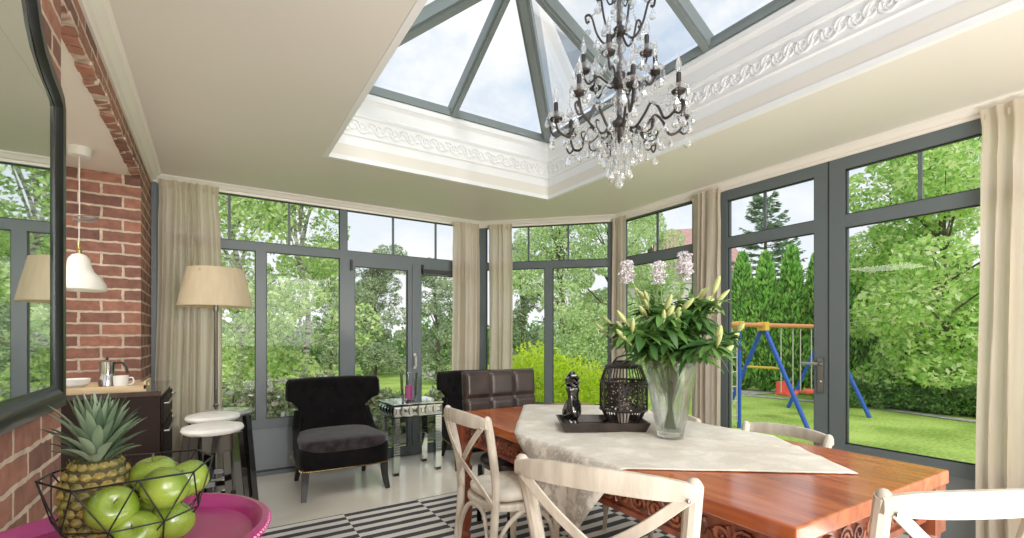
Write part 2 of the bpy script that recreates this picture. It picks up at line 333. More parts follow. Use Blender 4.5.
def rug_mat():
    t = NT('striped_rug'); tc = t.n('ShaderNodeTexCoord'); sp = t.n('ShaderNodeSeparateXYZ'); t.l(tc.outputs['Object'], sp.inputs[0])
    def mth(op, a, b=None):
        m = t.n('ShaderNodeMath', operation=op)
        for i, x in enumerate((a, b)):
            if x is None: continue
            if isinstance(x, (int, float)): m.inputs[i].default_value = x
            else: t.l(x, m.inputs[i])
        return m.outputs[0]
    col = mth('FLOOR', mth('DIVIDE', sp.outputs[0], .56)); off = mth('MULTIPLY', mth('PINGPONG', col, 1), .5)
    nz = t.n('ShaderNodeTexNoise'); nz.inputs['Scale'].default_value = 9; t.l(tc.outputs['Object'], nz.inputs['Vector'])
    fr = mth('FRACT', mth('ADD', mth('ADD', mth('DIVIDE', sp.outputs[1], .115), off), mth('MULTIPLY', nz.outputs['Fac'], .12)))
    dk = mth('LESS_THAN', fr, .5)
    n2 = t.n('ShaderNodeTexNoise'); n2.inputs['Scale'].default_value = 180; t.l(tc.outputs['Object'], n2.inputs['Vector'])
    mx = t.n('ShaderNodeMix', data_type='RGBA'); t.l(dk, mx.inputs[0]); mx.inputs[6].default_value = S(214, 208, 198); mx.inputs[7].default_value = S(58, 54, 58)
    p = t.n('ShaderNodeBsdfPrincipled'); p.inputs['Roughness'].default_value = .95; t.l(mx.outputs[2], p.inputs['Base Color'])
    bp = t.n('ShaderNodeBump'); bp.inputs['Strength'].default_value = .6; bp.inputs['Distance'].default_value = .004; t.l(n2.outputs['Fac'], bp.inputs['Height']); t.l(bp.outputs[0], p.inputs['Normal'])
    t.l(p.outputs[0], t.out.inputs[0]); return t.m
M['rug'] = rug_mat()
def lawn_mat():
    t = NT('lawn_grass'); g = t.n('ShaderNodeNewGeometry')
    n = t.n('ShaderNodeTexNoise'); n.inputs['Scale'].default_value = 1.1; n.inputs['Detail'].default_value = 4; n2 = t.n('ShaderNodeTexNoise'); n2.inputs['Scale'].default_value = 22; n2.inputs['Detail'].default_value = 6
    t.l(g.outputs['Position'], n.inputs['Vector']); t.l(g.outputs['Position'], n2.inputs['Vector'])
    a = t.n('ShaderNodeMath', operation='ADD'); t.l(n.outputs['Fac'], a.inputs[0]); t.l(n2.outputs['Fac'], a.inputs[1])
    h = t.n('ShaderNodeMath', operation='MULTIPLY'); h.inputs[1].default_value = .5; t.l(a.outputs[0], h.inputs[0])
    cr = t.n('ShaderNodeValToRGB'); e = cr.color_ramp.elements; e[0].position = .38; e[0].color = S(116, 146, 54); e[1].position = .6; e[1].color = S(174, 198, 96); t.l(h.outputs[0], cr.inputs[0])
    p = t.n('ShaderNodeBsdfPrincipled'); p.inputs['Roughness'].default_value = .95; p.inputs['Specular IOR Level'].default_value = .1; t.l(cr.outputs[0], p.inputs['Base Color'])
    bp = t.n('ShaderNodeBump'); bp.inputs['Strength'].default_value = .7; bp.inputs['Distance'].default_value = .04; t.l(n2.outputs['Fac'], bp.inputs['Height']); t.l(bp.outputs[0], p.inputs['Normal'])
    t.l(p.outputs[0], t.out.inputs[0]); return t.m
M['lawn'] = lawn_mat()
def fruit_mat(name, a, b, c, sc, rough, kind):
    t = NT(name); tc = t.n('ShaderNodeTexCoord'); n = t.n('ShaderNodeTexNoise'); n.inputs['Scale'].default_value = sc; n.inputs['Detail'].default_value = 3; t.l(tc.outputs['Object'], n.inputs['Vector'])
    cr = t.n('ShaderNodeValToRGB'); e = cr.color_ramp.elements; e[0].position = .35; e[0].color = a; e[1].position = .65; e[1].color = b; t.l(n.outputs['Fac'], cr.inputs[0])
    v = t.n('ShaderNodeTexVoronoi'); v.inputs['Scale'].default_value = 170; t.l(tc.outputs['Object'], v.inputs['Vector'])
    lt = t.n('ShaderNodeMath', operation='LESS_THAN'); lt.inputs[1].default_value = .13; t.l(v.outputs['Distance'], lt.inputs[0])
    mx = t.n('ShaderNodeMix', data_type='RGBA'); t.l(lt.outputs[0], mx.inputs[0]); t.l(cr.outputs[0], mx.inputs[6]); mx.inputs[7].default_value = c
    p = t.n('ShaderNodeBsdfPrincipled'); p.inputs['Roughness'].default_value = rough; t.l(mx.outputs[2], p.inputs['Base Color'])
    p.inputs['Coat Weight'].default_value = .2; p.inputs['Subsurface Weight'].default_value = 0
    t.l(p.outputs[0], t.out.inputs[0]); return t.m
M['apple'] = fruit_mat('green_apple', S(88, 116, 26), S(126, 146, 50), S(150, 168, 84), 14, .25, 0)
M['pine_skin'] = mat('pineapple_skin', S(142, 122, 54), .6, col2=S(74, 76, 36), scale=26, bump=.4, bscale=60)
M['pine_dark'] = mat('pineapple_groove', S(64, 66, 34), .8, col2=S(50, 40, 26), scale=20)

# ------------------------------------------------------------------ ROOM
XL, XR, YB, YN = -.44, 3.84, 4.95, -3.0
ZC = 2.665; ZK = 2.455
GR = -.09
def struct(o, label=None): o['kind'] = 'structure'; return o
fl = MB().prism([(-2.2, YN), (XR + .05, YN), (XR + .05, 3.82), (2.72, YB + .03), (-2.2, YB + .03)], -.08, 0).build('floor', M['floor'], smooth=False); struct(fl)
# ceiling with skylight opening
SX0, SX1, SY0, SY1 = .727, 2.80, -1.75, 3.735
ce = MB()
ce.prism([(XL - .02, YN), (SX0, YN), (SX0, YB + .1), (XL - .02, YB + .1)], ZC, ZC + .12)
ce.prism([(SX1, YN), (XR + .1, YN), (XR + .1, 3.9), (SX1, 4.94)], ZC, ZC + .12)
ce.box(SX0, SX1, YN, SY0, ZC, ZC + .12)
ce.prism([(SX0, SY1), (SX1, SY1), (SX1, 4.94), (2.72, YB + .1), (SX0, YB + .1)], ZC, ZC + .12)
struct(ce.build('ceiling', M['ceiling'], smooth=False))
struct(MB().box(-2.2, XL - .05, 2.1, YB + .1, ZK, ZK + .12).build('ceiling_alcove', M['ceilingk'], smooth=False))
# left brick wall: near wall, lintel, pier
struct(MB().box(XL - .24, XL, YN, 2.19, 0, ZC).build('wall_left', M['brick'], smooth=False))
def ragged_lintel():
    m = MB(); m.box(XL - .05, XL, 2.19, 4.30, ZK + .03, ZC)
    y = 2.2
    while y < 4.28:                                   # header course with uneven brick ends
        m.box(XL - .05, XL + random.uniform(.0, .012), y, y + .062, ZK - random.uniform(.0, .018), ZK + .03); y += .074
    return m
struct(ragged_lintel().build('wall_lintel', M['brick'], smooth=False))
struct(MB().box(-2.2, XL, 4.30, YB + .05, 0, ZC).build('wall_pier', M['brick'], smooth=False))
struct(MB().box(-2.3, -2.2, 2.0, YB + .1, 0, ZC).build('wall_alcove', M['ceilingk'], smooth=False))
struct(MB().box(-2.3, XR + .2, YN - .1, YN, 0, ZC).build('wall_rear', M['ceiling'], smooth=False))
struct(MB().box(XR, XR + .1, YN, .28, 0, ZC).build('wall_right', M['ceiling'], smooth=False))
struct(MB().box(-.40, XL + .005, YB - .03, YB + .06, 0, 2.6).build('trim_8', M['frame'], smooth=False))

# cornices
def cornice(n, pts, closed=False):
    # profile: a = into the room, b = up ; sits under ceiling
    prof = [(0, -.068), (.012, -.068), (.016, -.05), (.03, -.045), (.05, -.02), (.066, -.012), (.07, -.004), (.084, 0), (0, 0)]
    m = MB(); n_ = len(pts); P = [Vector((*p, ZC)) for p in pts]
    rows = []
    for i in range(n_):
        if i == 0: d = (P[1] - P[0]).normalized(); nn = Vector((-d.y, d.x, 0)); k = 1
        elif i == n_ - 1: d = (P[-1] - P[-2]).normalized(); nn = Vector((-d.y, d.x, 0)); k = 1
        else:
            d1 = (P[i] - P[i - 1]).normalized(); d2 = (P[i + 1] - P[i]).normalized()
            n1 = Vector((-d1.y, d1.x, 0)); n2 = Vector((-d2.y, d2.x, 0)); nn = (n1 + n2).normalized(); k = 1 / nn.dot(n1)
        rows.append([P[i] + nn * a * k + Vector((0, 0, b)) for a, b in prof])
    vs = [q for r in rows for q in r]; mm = len(prof); fs = []
    for i in range(n_ - 1):
        for j in range(mm): fs.append((i * mm + j, i * mm + (j + 1) % mm, (i + 1) * mm + (j + 1) % mm, (i + 1) * mm + j))
    m.add(vs, fs); return struct(m.build('trim_%d' % n, M['cornice'], angle=25))
cornice(1, [(XR, .0 - 3), (XR, 3.80), (2.69, YB), (XL, YB), (XL, -3)])
# skylight upstand: four inner faces with mouldings
ZF = 3.22
def upstand():
    m = MB(); prof = [(.03, -.004), (-.006, -.004), (-.006, .03), (.004, .034), (.004, .19), (-.006, .2), (-.006, .205), (.004, .21), (.004, .35), (-.006, .355), (-.012, .37), (.0, .385), (.0, .47), (-.01, .49), (-.018, .50), (-.018, .535), (0, .555), (.08, .555), (.08, .02), (.03, .02)]
    cor = [(SX0, SY0, -1, -1), (SX1, SY0, 1, -1), (SX1, SY1, 1, 1), (SX0, SY1, -1, 1)]
    vs = []; n = len(prof)
    for x, y, sx, sy in cor: vs += [(x + sx * a, y + sy * a, ZC + b) for a, b in prof]
    fs = [(c * n + j, c * n + (j + 1) % n, ((c + 1) % 4) * n + (j + 1) % n, ((c + 1) % 4) * n + j) for c in range(4) for j in range(n)]
    return m.add(vs, fs)
up_ = struct(upstand().build('trim_2', M['lantern_white'], smooth=False))
# carved frieze scrolls on the upstand
def frieze():
    m = MB(); z0 = ZC + .28
    def scroll(o, d, nrm, flip, k):
        pts = []
        for i in range(15):
            a = i / 14 * 2.6 * PI; r = .054 * (1 - i / 17)
            pts.append(Vector(o) + Vector(d) * (r * cos(a) * k) + Vector((0, 0, r * sin(a) * flip)))
        m.sweep(pts, [(-.007, -.004), (.007, -.004), (.004, .010), (-.004, .010)], up=nrm, scales=[1 - .4 * i / 14 for i in range(15)])
        lf = [Vector(o) + Vector(d) * (.045 * k) + Vector(d) * (j * .016 * k) + Vector((0, 0, flip * -.045 * sin(j / 4 * PI * .9))) for j in range(5)]
        m.sweep(lf, [(-.009, -.004), (.009, -.004), (0, .006)], up=nrm, scales=[.5, 1, 1, .7, .3])
    y = SY1 - .07; s = 1
    while y > SY0 + .1:
        scroll((SX1 + .002, y, z0), (0, -1, 0), (-1, 0, 0), s, 1); y -= .066; s = -s
    x = SX0 + .06; s = 1
    while x < SX1 - .05:
        scroll((x, SY1 + .002, z0), (1, 0, 0), (0, -1, 0), s, 1); x += .066; s = -s
    return m
f_ = frieze().build('frieze', M['lantern_white'], up_); f_['label'] = 'carved white scroll frieze'

# roof lantern: frame, rafters, glass
XM = (SX0 + SX1) / 2; AY = 2.70; AY2 = SY0 + (SX1 - SX0) / 2; AZ = 3.84
sk = thing('window_7', 'grey framed hipped glass roof lantern above the dining table', 'roof lantern'); sk['kind'] = 'structure'
def bar(a, b, w, h, up=(0, 0, 1)):
    return MB().sweep([a, b], [(-w / 2, -h / 2), (w / 2, -h / 2), (w / 2, h / 2), (-w / 2, h / 2)], up=up)
cors = [(SX0 - .02, SY0 - .02), (SX1 + .02, SY0 - .02), (SX1 + .02, SY1 + .02), (SX0 - .02, SY1 + .02)]
fm = MB()
for i in range(4):
    a, b = cors[i], cors[(i + 1) % 4]
    for dz, w, off in ((.02, .07, 0), (.055, .045, .01)):
        fm.sweep([(a[0], a[1], ZF + dz), (b[0], b[1], ZF + dz)], [(-w / 2, -.018), (w / 2, -.018), (w / 2, .018), (-w / 2, .018)])
fm.build('eaves_frame', M['rafter'], sk, smooth=False)
bar((XM, AY2 - .03, AZ), (XM, AY + .03, AZ), .07, .14).build('ridge_beam', M['rafter'], sk, smooth=False)
raf = []
for c, ay in zip(cors, (AY2, AY2, AY, AY)): raf.append(((c[0], c[1], ZF + .05), (XM, ay, AZ), .10))
y = AY
while y > AY2 - .1:
    for X in (SX0 - .02, SX1 + .02): raf.append(((X, y, ZF + .05), (XM, y, AZ), .065))
    y -= .74
raf.append(((XM, SY1 + .02, ZF + .05), (XM, AY, AZ), .065))
for a, b, w in raf:
    r = bar(a, b, w, .09); r2 = bar(Vector(a) + Vector((0, 0, -.055)), Vector(b) + Vector((0, 0, -.055)), w * .55, .03)
    r.add(r2.v, r2.f); r.build('rafter', M['rafter'], sk, smooth=False)
for X0, X1 in ((SX0, XM), (SX1, XM)):
    MB().quad((X0, SY0, ZF + .1), (X0, SY1, ZF + .1), (XM, AY, AZ + .04), (XM, AY2, AZ + .04)).build('pane', M['glass'], sk, smooth=False)
MB().add([(SX0, SY1, ZF + .1), (SX1, SY1, ZF + .1), (XM, AY, AZ + .04)], [(0, 1, 2)]).build('pane', M['glass'], sk, smooth=False)
MB().add([(SX0, SY0, ZF + .1), (SX1, SY0, ZF + .1), (XM, AY2, AZ + .04)], [(0, 1, 2)]).build('pane', M['glass'], sk, smooth=False)

# window walls: a frame in local (u along wall, w outward, z)
def wall_frame(n, kind, org, ang, label, bars_v, bars_h, panes, mull, mz=(2.19, 2.6), extra=None, handle=None):
    o = thing(('window_%d' if kind == 'window' else 'door_%d') % n, None, None, org, ang); o['kind'] = 'structure'
    m = MB()
    for (u0, u1, z0, z1) in bars_v: m.box(u0, u1, 0, .07, z0, z1)
    for (u0, u1, z0, z1) in bars_h: m.box(u0 + .001, u1 - .001, .0025, .0675, z0, z1)
    if extra:
        for (u0, u1, z0, z1, d0, d1) in extra: m.box(u0, u1, d0, d1, z0, z1)
    m.build('frame', M['frame'], o, smooth=False)
    for (u0, u1, z0, z1) in panes:
        MB().quad((u0, .035, z0), (u1, .035, z0), (u1, .035, z1), (u0, .035, z1)).build('pane', M['glass'], o, smooth=False)
        g = MB(); t = .008
        for a in ((u0, u0 + t, z0, z1), (u1 - t, u1, z0, z1), (u0, u1, z0, z0 + t), (u0, u1, z1 - t, z1)): g.box(a[0], a[1], .012, .03, a[2], a[3])
        g.build('gasket', M['gasket'], o, smooth=False)
    for u in mull: MB().box(u - .011, u + .011, .03, .045, mz[0], mz[1]).build('mullion', M['frame'], o, smooth=False)
    return o
ZS, ZT, ZT2 = .53, 2.10, 2.18
PB = dict()
# back wall: left window, right door pair
# local u = world x - XL when ang = 0, w = +y
ox = XL
def X(x): return x - ox
back = wall_frame(1, 'window', (XL, YB, 0), 0, '', 
    [(X(-.40), X(-.34), .44, 2.6), (X(.335), X(.42), .44, ZT), (X(1.085), X(1.155), .0, 2.6)],
    [(X(-.40), X(1.155), .44, ZS), (X(-.40), X(1.155), ZT, ZT2), (X(-.40), X(1.155), 2.595, 2.62), (X(-.40), X(1.155), 0, .04)],
    [(X(-.34), X(.335), ZS, ZT), (X(.42), X(1.085), ZS, ZT), (X(-.34), X(1.085), ZT2, 2.595)], [X(.125), X(.62)])
MB().box(X(-.40), X(1.085), .02, .05, .04, .44).build('lower_panel', M['panel'], back, smooth=False)
MB().box(X(-.34), X(1.085), -.008, .02, .04, .052).build('panel_groove', M['gasket'], back, smooth=False)
bd = wall_frame(1, 'door', (1.155, YB, 0), 0, '',
    [(0, .075, 0, ZT), (.645, .69, 0, ZT), (.695, .80, 0, ZT), (1.46, 1.56, 0, 2.6)],
    [(0, 1.56, ZT, ZT2), (0, 1.56, 2.595, 2.62), (0, .69, 2.03, ZT), (.695, 1.56, 2.0, ZT), (0, .69, 0, .1), (.69, 1.56, 0, .1)],
    [(.075, .645, .1, 2.03), (.80, 1.46, .1, 2.0), (0, 1.46, ZT2, 2.595)], [.49, .985])
h = MB(); h.box(.705, .735, -.012, 0, .95, 1.12).tube([(.72, -.01, 1.09), (.72, -.05, 1.09), (.72, -.05, .98)], .01).build('door_handle', M['steel'], bd)
MB().box(.03, .05, -.03, .0, ZT - .12, ZT - .01).build('hinge', M['gasket'], bd, smooth=False)
MB().box(.80, .82, -.03, .0, ZT - .10, ZT - .0).box(.80, 1.46, -.05, 0, ZT - .09, ZT - .05).build('door_closer', M['gasket'], bd, smooth=False)
# diagonal wall
L = math.hypot(3.84 - 2.69, YB - 3.80); da = math.radians(-45)
def W(x): return (x - 2.69) * math.sqrt(2)
dg = wall_frame(2, 'window', (2.69, YB, 0), da, '',
    [(0, .08, 0, 2.6), (W(3.245), W(3.31), .44, ZT), (W(3.755), L, 0, 2.6)],
    [(0, L, .44, ZS), (0, L, ZT, ZT2), (0, L, 2.595, 2.62), (0, L, 0, .04)],
    [(.08, W(3.245), ZS, ZT), (W(3.31), W(3.755), ZS, ZT), (.08, W(3.755), ZT2, 2.595)], [W(3.106), W(3.436)])
MB().box(.08, W(3.755), .02, .05, .04, .44).build('lower_panel', M['panel'], dg, smooth=False)
# right wall: ang -90: u runs towards -y, outward +x
def Y(y): return 3.80 - y
rw = wall_frame(3, 'window', (XR, 3.80, 0), -PI / 2, '',
    [(0, .06, 0, 2.6), (Y(2.85), Y(2.79), 0, 2.6)],
    [(0, Y(2.79), .44, ZS), (0, Y(2.79), ZT - .02, ZT2), (0, Y(2.79), 2.585, 2.62), (0, Y(2.79), 0, .04)],
    [(.06, Y(2.85), ZS, ZT - .02), (.06, Y(2.85), ZT2, 2.585)], [Y(3.29)])
MB().box(.06, Y(2.85), .02, .05, .04, .44).build('lower_panel', M['panel'], rw, smooth=False)
rd = wall_frame(2, 'door', (XR, 2.79, 0), -PI / 2, '',
    [(0, .30, 0, 2.6), (2.79 - 1.775, 2.79 - 1.675, 0, 2.6)],
    [(0, 1.115, ZT - .01, ZT2), (0, 1.115, 2.51, 2.62), (0, 1.115, 0, .14)],
    [(.30, 1.015, .14, ZT - .01), (.30, 1.015, ZT2, 2.51)], [2.79 - 2.17])
MB().box(1.112, 1.118, -.004, .004, 0, 2.6).build('joint_line', M['gasket'], rd, smooth=False)
hd = MB(); hd.box(1.045, 1.085, -.014, 0, .88, 1.14).tube([(1.065, -.01, 1.10), (1.065, -.055, 1.10), (.95, -.055, 1.10)], .011)
hd.ball((1.065, -.014, .97), .013).build('door_handle', M['steel'], rd)
rn = wall_frame(4, 'window', (XR, 1.675, 0), -PI / 2, '',
    [(0, .105, 0, 2.6), (1.675 - .32, 1.675 - .26, 0, 2.6)],
    [(0, 1.4, .44, ZS), (0, 1.4, ZT - .01, ZT2), (0, 1.4, 2.51, 2.62), (0, 1.4, 0, .04)],
    [(.105, 1.355, ZS, ZT - .01), (.105, 1.355, ZT2, 2.51)], [1.675 - 1.153])
MB().box(.12, 1.355, .02, .05, .04, .44).build('lower_panel', M['panel'], rn, smooth=False)
MB().box(.12, 1.355, .0, .02, .25, .262).build('panel_groove', M['gasket'], rn, smooth=False)

# ------------------------------------------------------------------ curtains
def curtain(a, b, folds, label, amp=.034, seed=1, z0=.03, flare=0, z1=2.615):
    rnd = random.Random(seed); a = Vector((*a, 0)); b = Vector((*b, 0)); d = (b - a); nn = Vector((-d.y, d.x, 0)).normalized()
    NU = folds * 12; NZ = 26; ph = [rnd.uniform(-.5, .5) for _ in range(8)]; vs = []
    am = [rnd.uniform(.35, 1.35) for _ in range(folds + 2)]
    for k in range(NZ + 1):
        v = k / NZ; z = z0 + (z1 - z0) * v
        t = 1 - v                                     # 0 at top
        for i in range(NU + 1):
            u = i / NU; f = u * folds
            A = am[int(f)] * (1 - f % 1) + am[int(f) + 1] * (f % 1)
            w = 2 * PI * (f + .30 * sin(2 * PI * f / folds * 1.7 + ph[3] * 6) + .16 * sin(2.3 * t + ph[int(f) % 8] * 4) * min(1, t * 3))
            off = amp * A * (.55 + .45 * min(1, t * 4)) * (sin(w) + .25 * sin(2 * w + ph[1] + 3 * t))
            uu = u + .02 * sin(5 * t + ph[2]) + (u - .5) * flare * t - .035 * sin(PI * min(1, t * 9)) * (u - .5)
            p = a + d * uu + nn * off; vs.append((p.x, p.y, z))
    fs = [(k * (NU + 1) + i, k * (NU + 1) + i + 1, (k + 1) * (NU + 1) + i + 1, (k + 1) * (NU + 1) + i) for k in range(NZ) for i in range(NU)]
    o = thing('curtain', label, 'curtain')
    MB().add(vs, fs).build('fabric', M['curtain'], o, angle=80)
    for i in range(folds):                               # pinched pleats at the heading
        p = a + d * ((i + .3) / folds); MB().ball((p.x, p.y, z1 - .05), .009, 8, 5, (1, 1, 2.6)).build('heading_pleat', M['curtain'], o)
    return o
cg = None
curtain((-.385, 4.86), (.045, 4.86), 7, 'beige floor-length curtain beside the brick pier behind the lamp', seed=3, flare=.16)
curtain((2.29, 4.84), (2.63, 4.84), 6, 'beige curtain left of the inner corner, behind the black velvet chair', seed=5, amp=.028)
curtain((2.725, 4.80), (2.93, 4.595), 4, 'beige curtain right of the inner corner, behind the leather chair', seed=8, amp=.028)
curtain((3.755, 3.82), (3.755, 3.61), 4, 'narrow beige curtain at the far corner behind the lilies', seed=11, amp=.026)
curtain((3.755, 2.80), (3.755, 2.50), 4, 'beige curtain between the two right-hand windows, left of the swing view', seed=13, amp=.03)
curtain((3.755, .85), (3.755, .28), 6, 'beige curtain at the right edge beside the door to the lawn', seed=17, amp=.034)

# ------------------------------------------------------------------ rug
MB().box(0, 2.4, 0, 2.65, 0, .012).build('rug', M['rug'], loc=(.24, .90, .0), smooth=False)
tag(bpy.data.objects['rug'], 'rug of dark and off-white broken stripes under the dining table', 'rug')

# ------------------------------------------------------------------ dining table
TR = math.radians(-1.6); TC = Vector((1.771, 1.658, 0)); TH = .82
tb = thing('dining_table', 'orange-brown wooden dining table with carved apron and turned legs', 'table', TC, TR)
HX, HY = .503, 1.06
MB().box(-HX, HX, -HY, HY, TH - .05, TH).build('tabletop', M['wood'], tb, bevel=.006, smooth=False)
def apron(axis, s):
    m = MB(); t = .012
    a, b = (HY - .11, HX - .03) if axis == 'y' else (HX - .11, HY - .03)
    def bx(u0, u1, w0, w1, z0, z1):
        if axis == 'y': m.box(min(s * w0, s * w1), max(s * w0, s * w1), u0, u1, z0, z1)
        else: m.box(u0, u1, min(s * w0, s * w1), max(s * w0, s * w1), z0, z1)
    bx(-a, a, b - .03, b - t, .645, .77); bx(-a, a, b - t, b, .645, .665); bx(-a, a, b - t, b, .752, .77)
    o = m.build('apron', M['wood_dark'], tb, smooth=False)
    c = MB(); u = -a + .05; rnd = random.Random(5); fl_ = 1; AZc = .709
    nrm = (s, 0, 0) if axis == 'y' else (0, s, 0)
    def pt(uu, z): return (s * (b - t), uu, z) if axis == 'y' else (uu, s * (b - t), z)
    while u < a - .04:
        pts = []
        for i in range(16):
            an = i / 15 * 3.1 * PI; r = .039 * (1 - i / 19); pts.append(pt(u + r * cos(an), AZc + fl_ * r * sin(an) * .95))
        c.sweep(pts, [(-.006, -.002), (.006, -.002), (.004, .01), (-.004, .01)], up=nrm)
        for k in range(4):
            an = PI / 4 + k * PI / 2; c.sweep([pt(u + .045 + .006 * cos(an), AZc + .006 * sin(an)), pt(u + .045 + .03 * cos(an + .3), AZc + .036 * sin(an + .3)), pt(u + .045 + .036 * cos(an + .7), AZc + .0368 * sin(an + .7))], [(-.006, -.002), (.006, -.002), (0, .009)], up=nrm, scales=[.6, 1.1, .4])
        u += .082; fl_ = -fl_
    g = c.build('carving', M['carved'], o)
for ax, s in (('y', 1), ('y', -1), ('x', 1), ('x', -1)): apron(ax, s)
for sx in (-1, 1):
    for sy in (-1, 1):
        x, y_ = sx * (HX - .055), sy * (HY - .055)
        m = MB().box(x - .047, x + .047, y_ - .047, y_ + .047, .60, .77)
        m.lathe([(.02, .0), (.03, .02), (.036, .05), (.026, .075), (.036, .095), (.045, .20), (.047, .37), (.046, .43), (.03, .445), (.044, .46), (.044, .48), (.028, .495), (.03, .53), (.043, .56), (.046, .60)], 20, (x, y_, 0))
        m.build('leg', M['wood_dark'], tb)

# tablecloth
def cloth():
    e = Vector((.6, .8, 0)); n = Vector((-.8, .6, 0)); Rt = Matrix.Rotation(-TR, 4, 'Z')
    NE, NN = 74, 60; vs = []; rnd = random.Random(3)
    for i in range(NE + 1):
        for j in range(NN + 1):
            a = 1.722 + 1.585 * i / NE; b = -1.075 + 1.245 * j / NN
            w = e * a + n * b
            p = Rt @ (w - TC); hx, hy = HX + .006, HY + .006
            wr = .005 + .0035 * sin(a * 9 + b * 4) * sin(b * 7 - a * 3)
            z = TH + .003 + max(0, wr - .004) * .8
            # gentle raised folds
            for (ca, sl, hgt) in ((2.31, .35, .006), (2.76, -.25, .005), (2.0, .1, .004)):
                z += hgt * math.exp(-((a - ca - sl * (b + .5)) / .03) ** 2)
            ex = max(0, abs(p.x) - hx); ey = max(0, p.y - hy)
            if ex > 0:
                sg = math.copysign(1, p.x); dr = min(ex, .012); drop = ex - dr * .3
                p.x = sg * (hx + .006 * min(1, ex / .02) + drop * .05 + .014 * sin(p.y * 19 + .7) * min(1, drop / .15) + .014 * min(1, drop / .1)); z = z - drop if drop > 0 else z
            if ey > 0: p.y = hy + .01 + ey * .04; z -= ey
            q = Matrix.Rotation(TR, 4, 'Z') @ p + TC
            vs.append((q.x, q.y, z))
    fs = [(i * (NN + 1) + j, (i + 1) * (NN + 1) + j, (i + 1) * (NN + 1) + j + 1, i * (NN + 1) + j + 1) for i in range(NE) for j in range(NN)]
    o = MB().add(vs, fs).build('tablecloth', M['cloth'], angle=75)
    s_ = o.modifiers.new('t', 'SOLIDIFY'); s_.thickness = .0025; s_.offset = 1
    return tag(o, 'cream lace tablecloth laid diagonally over the wooden dining table', 'tablecloth')
cloth()

# ------------------------------------------------------------------ cross-back chairs
def make_chair(label, group=None):
    t = thing('cross_back_chair', label, 'chair')
    RH = .885; hw = .235
    seat = MB(); poly = []
    for k in range(40):
        a = 2 * PI * k / 40; f = lambda w: math.copysign(abs(w) ** .62, w)
        yy = .205 * f(sin(a)); xx = (.215 + .02 * yy / .2) * f(cos(a)); poly.append((xx, yy))
    seat.prism(poly, .425, .455); seat.build('seat', M['white_wood'], t, bevel=.008)
    def dm(x, y, z):
        r = min([math.hypot(x - a, y - b) for a in (-.07, .07) for b in (-.07, .07)])
        return x, y, z * (1 - .45 * math.exp(-(r / .03) ** 2)) - (.004 if z > 0 else 0)
    cu = MB().puff(0, .0, .49, .20, .19, .04, 3.0, 16, dm)
    cu.build('cushion', M['cushion'], t)
    # posts with rear legs
    for s in (-1, 1):
        pts = bez([(s * .20, -.265, .0), (s * .195, -.215, .25), (s * .195, -.195, .45), (s * .205, -.20, .60), (s * .222, -.235, .78), (s * .232, -.262, RH)], 6)
        MB().tube(pts, [.016] * 6 + [.022] * (len(pts) - 6), 10).ball((s * .232, -.262, RH), .019, 10, 6).build('leg', M['white_wood'], t)
        pts = bez([(s * .215, .175, .43), (s * .22, .18, .2), (s * .23, .19, 0)], 6)
        MB().tube(pts, [.019] * 8 + [.016] * (len(pts) - 8), 10).build('leg', M['white_wood'], t)
        # bent side stretcher under the seat
        sp = bez([(s * .205, -.225, .14), (s * .205, -.17, .33), (s * .205, -.05, .415), (s * .205, .06, .415), (s * .21, .15, .33), (s * .222, .178, .14)], 6)
        MB().tube(sp, .011, 8).build('stretcher', M['white_wood'], t)
    for yy, k in ((-.215, .195), (.178, .215)):
        sp = bez([(-k, yy, .14), (-k + .05, yy, .33), (-.07, yy * .93, .415), (.07, yy * .93, .415), (k - .05, yy, .33), (k, yy, .14)], 6)
        MB().tube(sp, .011, 8).build('stretcher', M['white_wood'], t)
    # top rail: flat curved board
    pts = []
    for i in range(21):
        u = -1 + 2 * i / 20; pts.append((u * (hw + .012), -.268 - .045 * (1 - u * u), RH - .018 + .012 * (1 - u * u)))
    hgt = [1.0 - .38 * abs(-1 + 2 * i / 20) ** 4 for i in range(21)]
    rail = MB(); vs = []
    for p, k in zip(pts, hgt):
        for a, b in ((-.011, -.034), (.011, -.034), (.013, -.02), (.012, .02), (.008, .03), (-.008, .03), (-.012, .02), (-.013, -.02)): vs.append((p[0], p[1] + a, p[2] + b * k))
    m_ = 8; fs = [(i * m_ + j, i * m_ + (j + 1) % m_, (i + 1) * m_ + (j + 1) % m_, (i + 1) * m_ + j) for i in range(20) for j in range(m_)]
    fs += [tuple(range(m_)), tuple(20 * m_ + j for j in range(m_))]
    rail.add(vs, fs); rail.build('top_rail', M['white_wood'], t, angle=50)
    # cross braces
    for s in (-1, 1):
        dy = .004 * s
        pts = bez([(s * .222, -.285, RH - .03), (s * .12, -.296, .76), (0, -.285 + dy * 2, .665), (-s * .12, -.25, .56), (-s * .192, -.212, .475)], 6)
        MB().sweep(pts, [(-.004, -.015), (.004, -.015), (.004, .015), (-.004, .015)], up=(0 if s > 0 else 0, 0, 1)).build('cross_brace', M['white_wood'], t, bevel=.002)
        MB().ball((s * .224, -.293, RH - .035), .006, 8, 5).build('bolt', M['steel'], t)
    return t
R = math.radians
ch = make_chair('white cross-back chair on the left side of the table, its back beside the carved corner')
for c_ in ch.children:                       # seat at 0.505, top rail at 0.925
    for v in c_.data.vertices: v.co.z = v.co.z * 1.11 if v.co.z < .455 else .505 + (v.co.z - .455) * .977
ch.location = (1.277, 2.052, 0); ch.rotation_euler.z = R(-90); ch.scale = (.906, .906, 1)
dup(ch, (1.137, 1.096, 0), R(-62), 'white cross-back chair nearest the camera, its back crossing the middle of the table', (1.07, .97, 1))
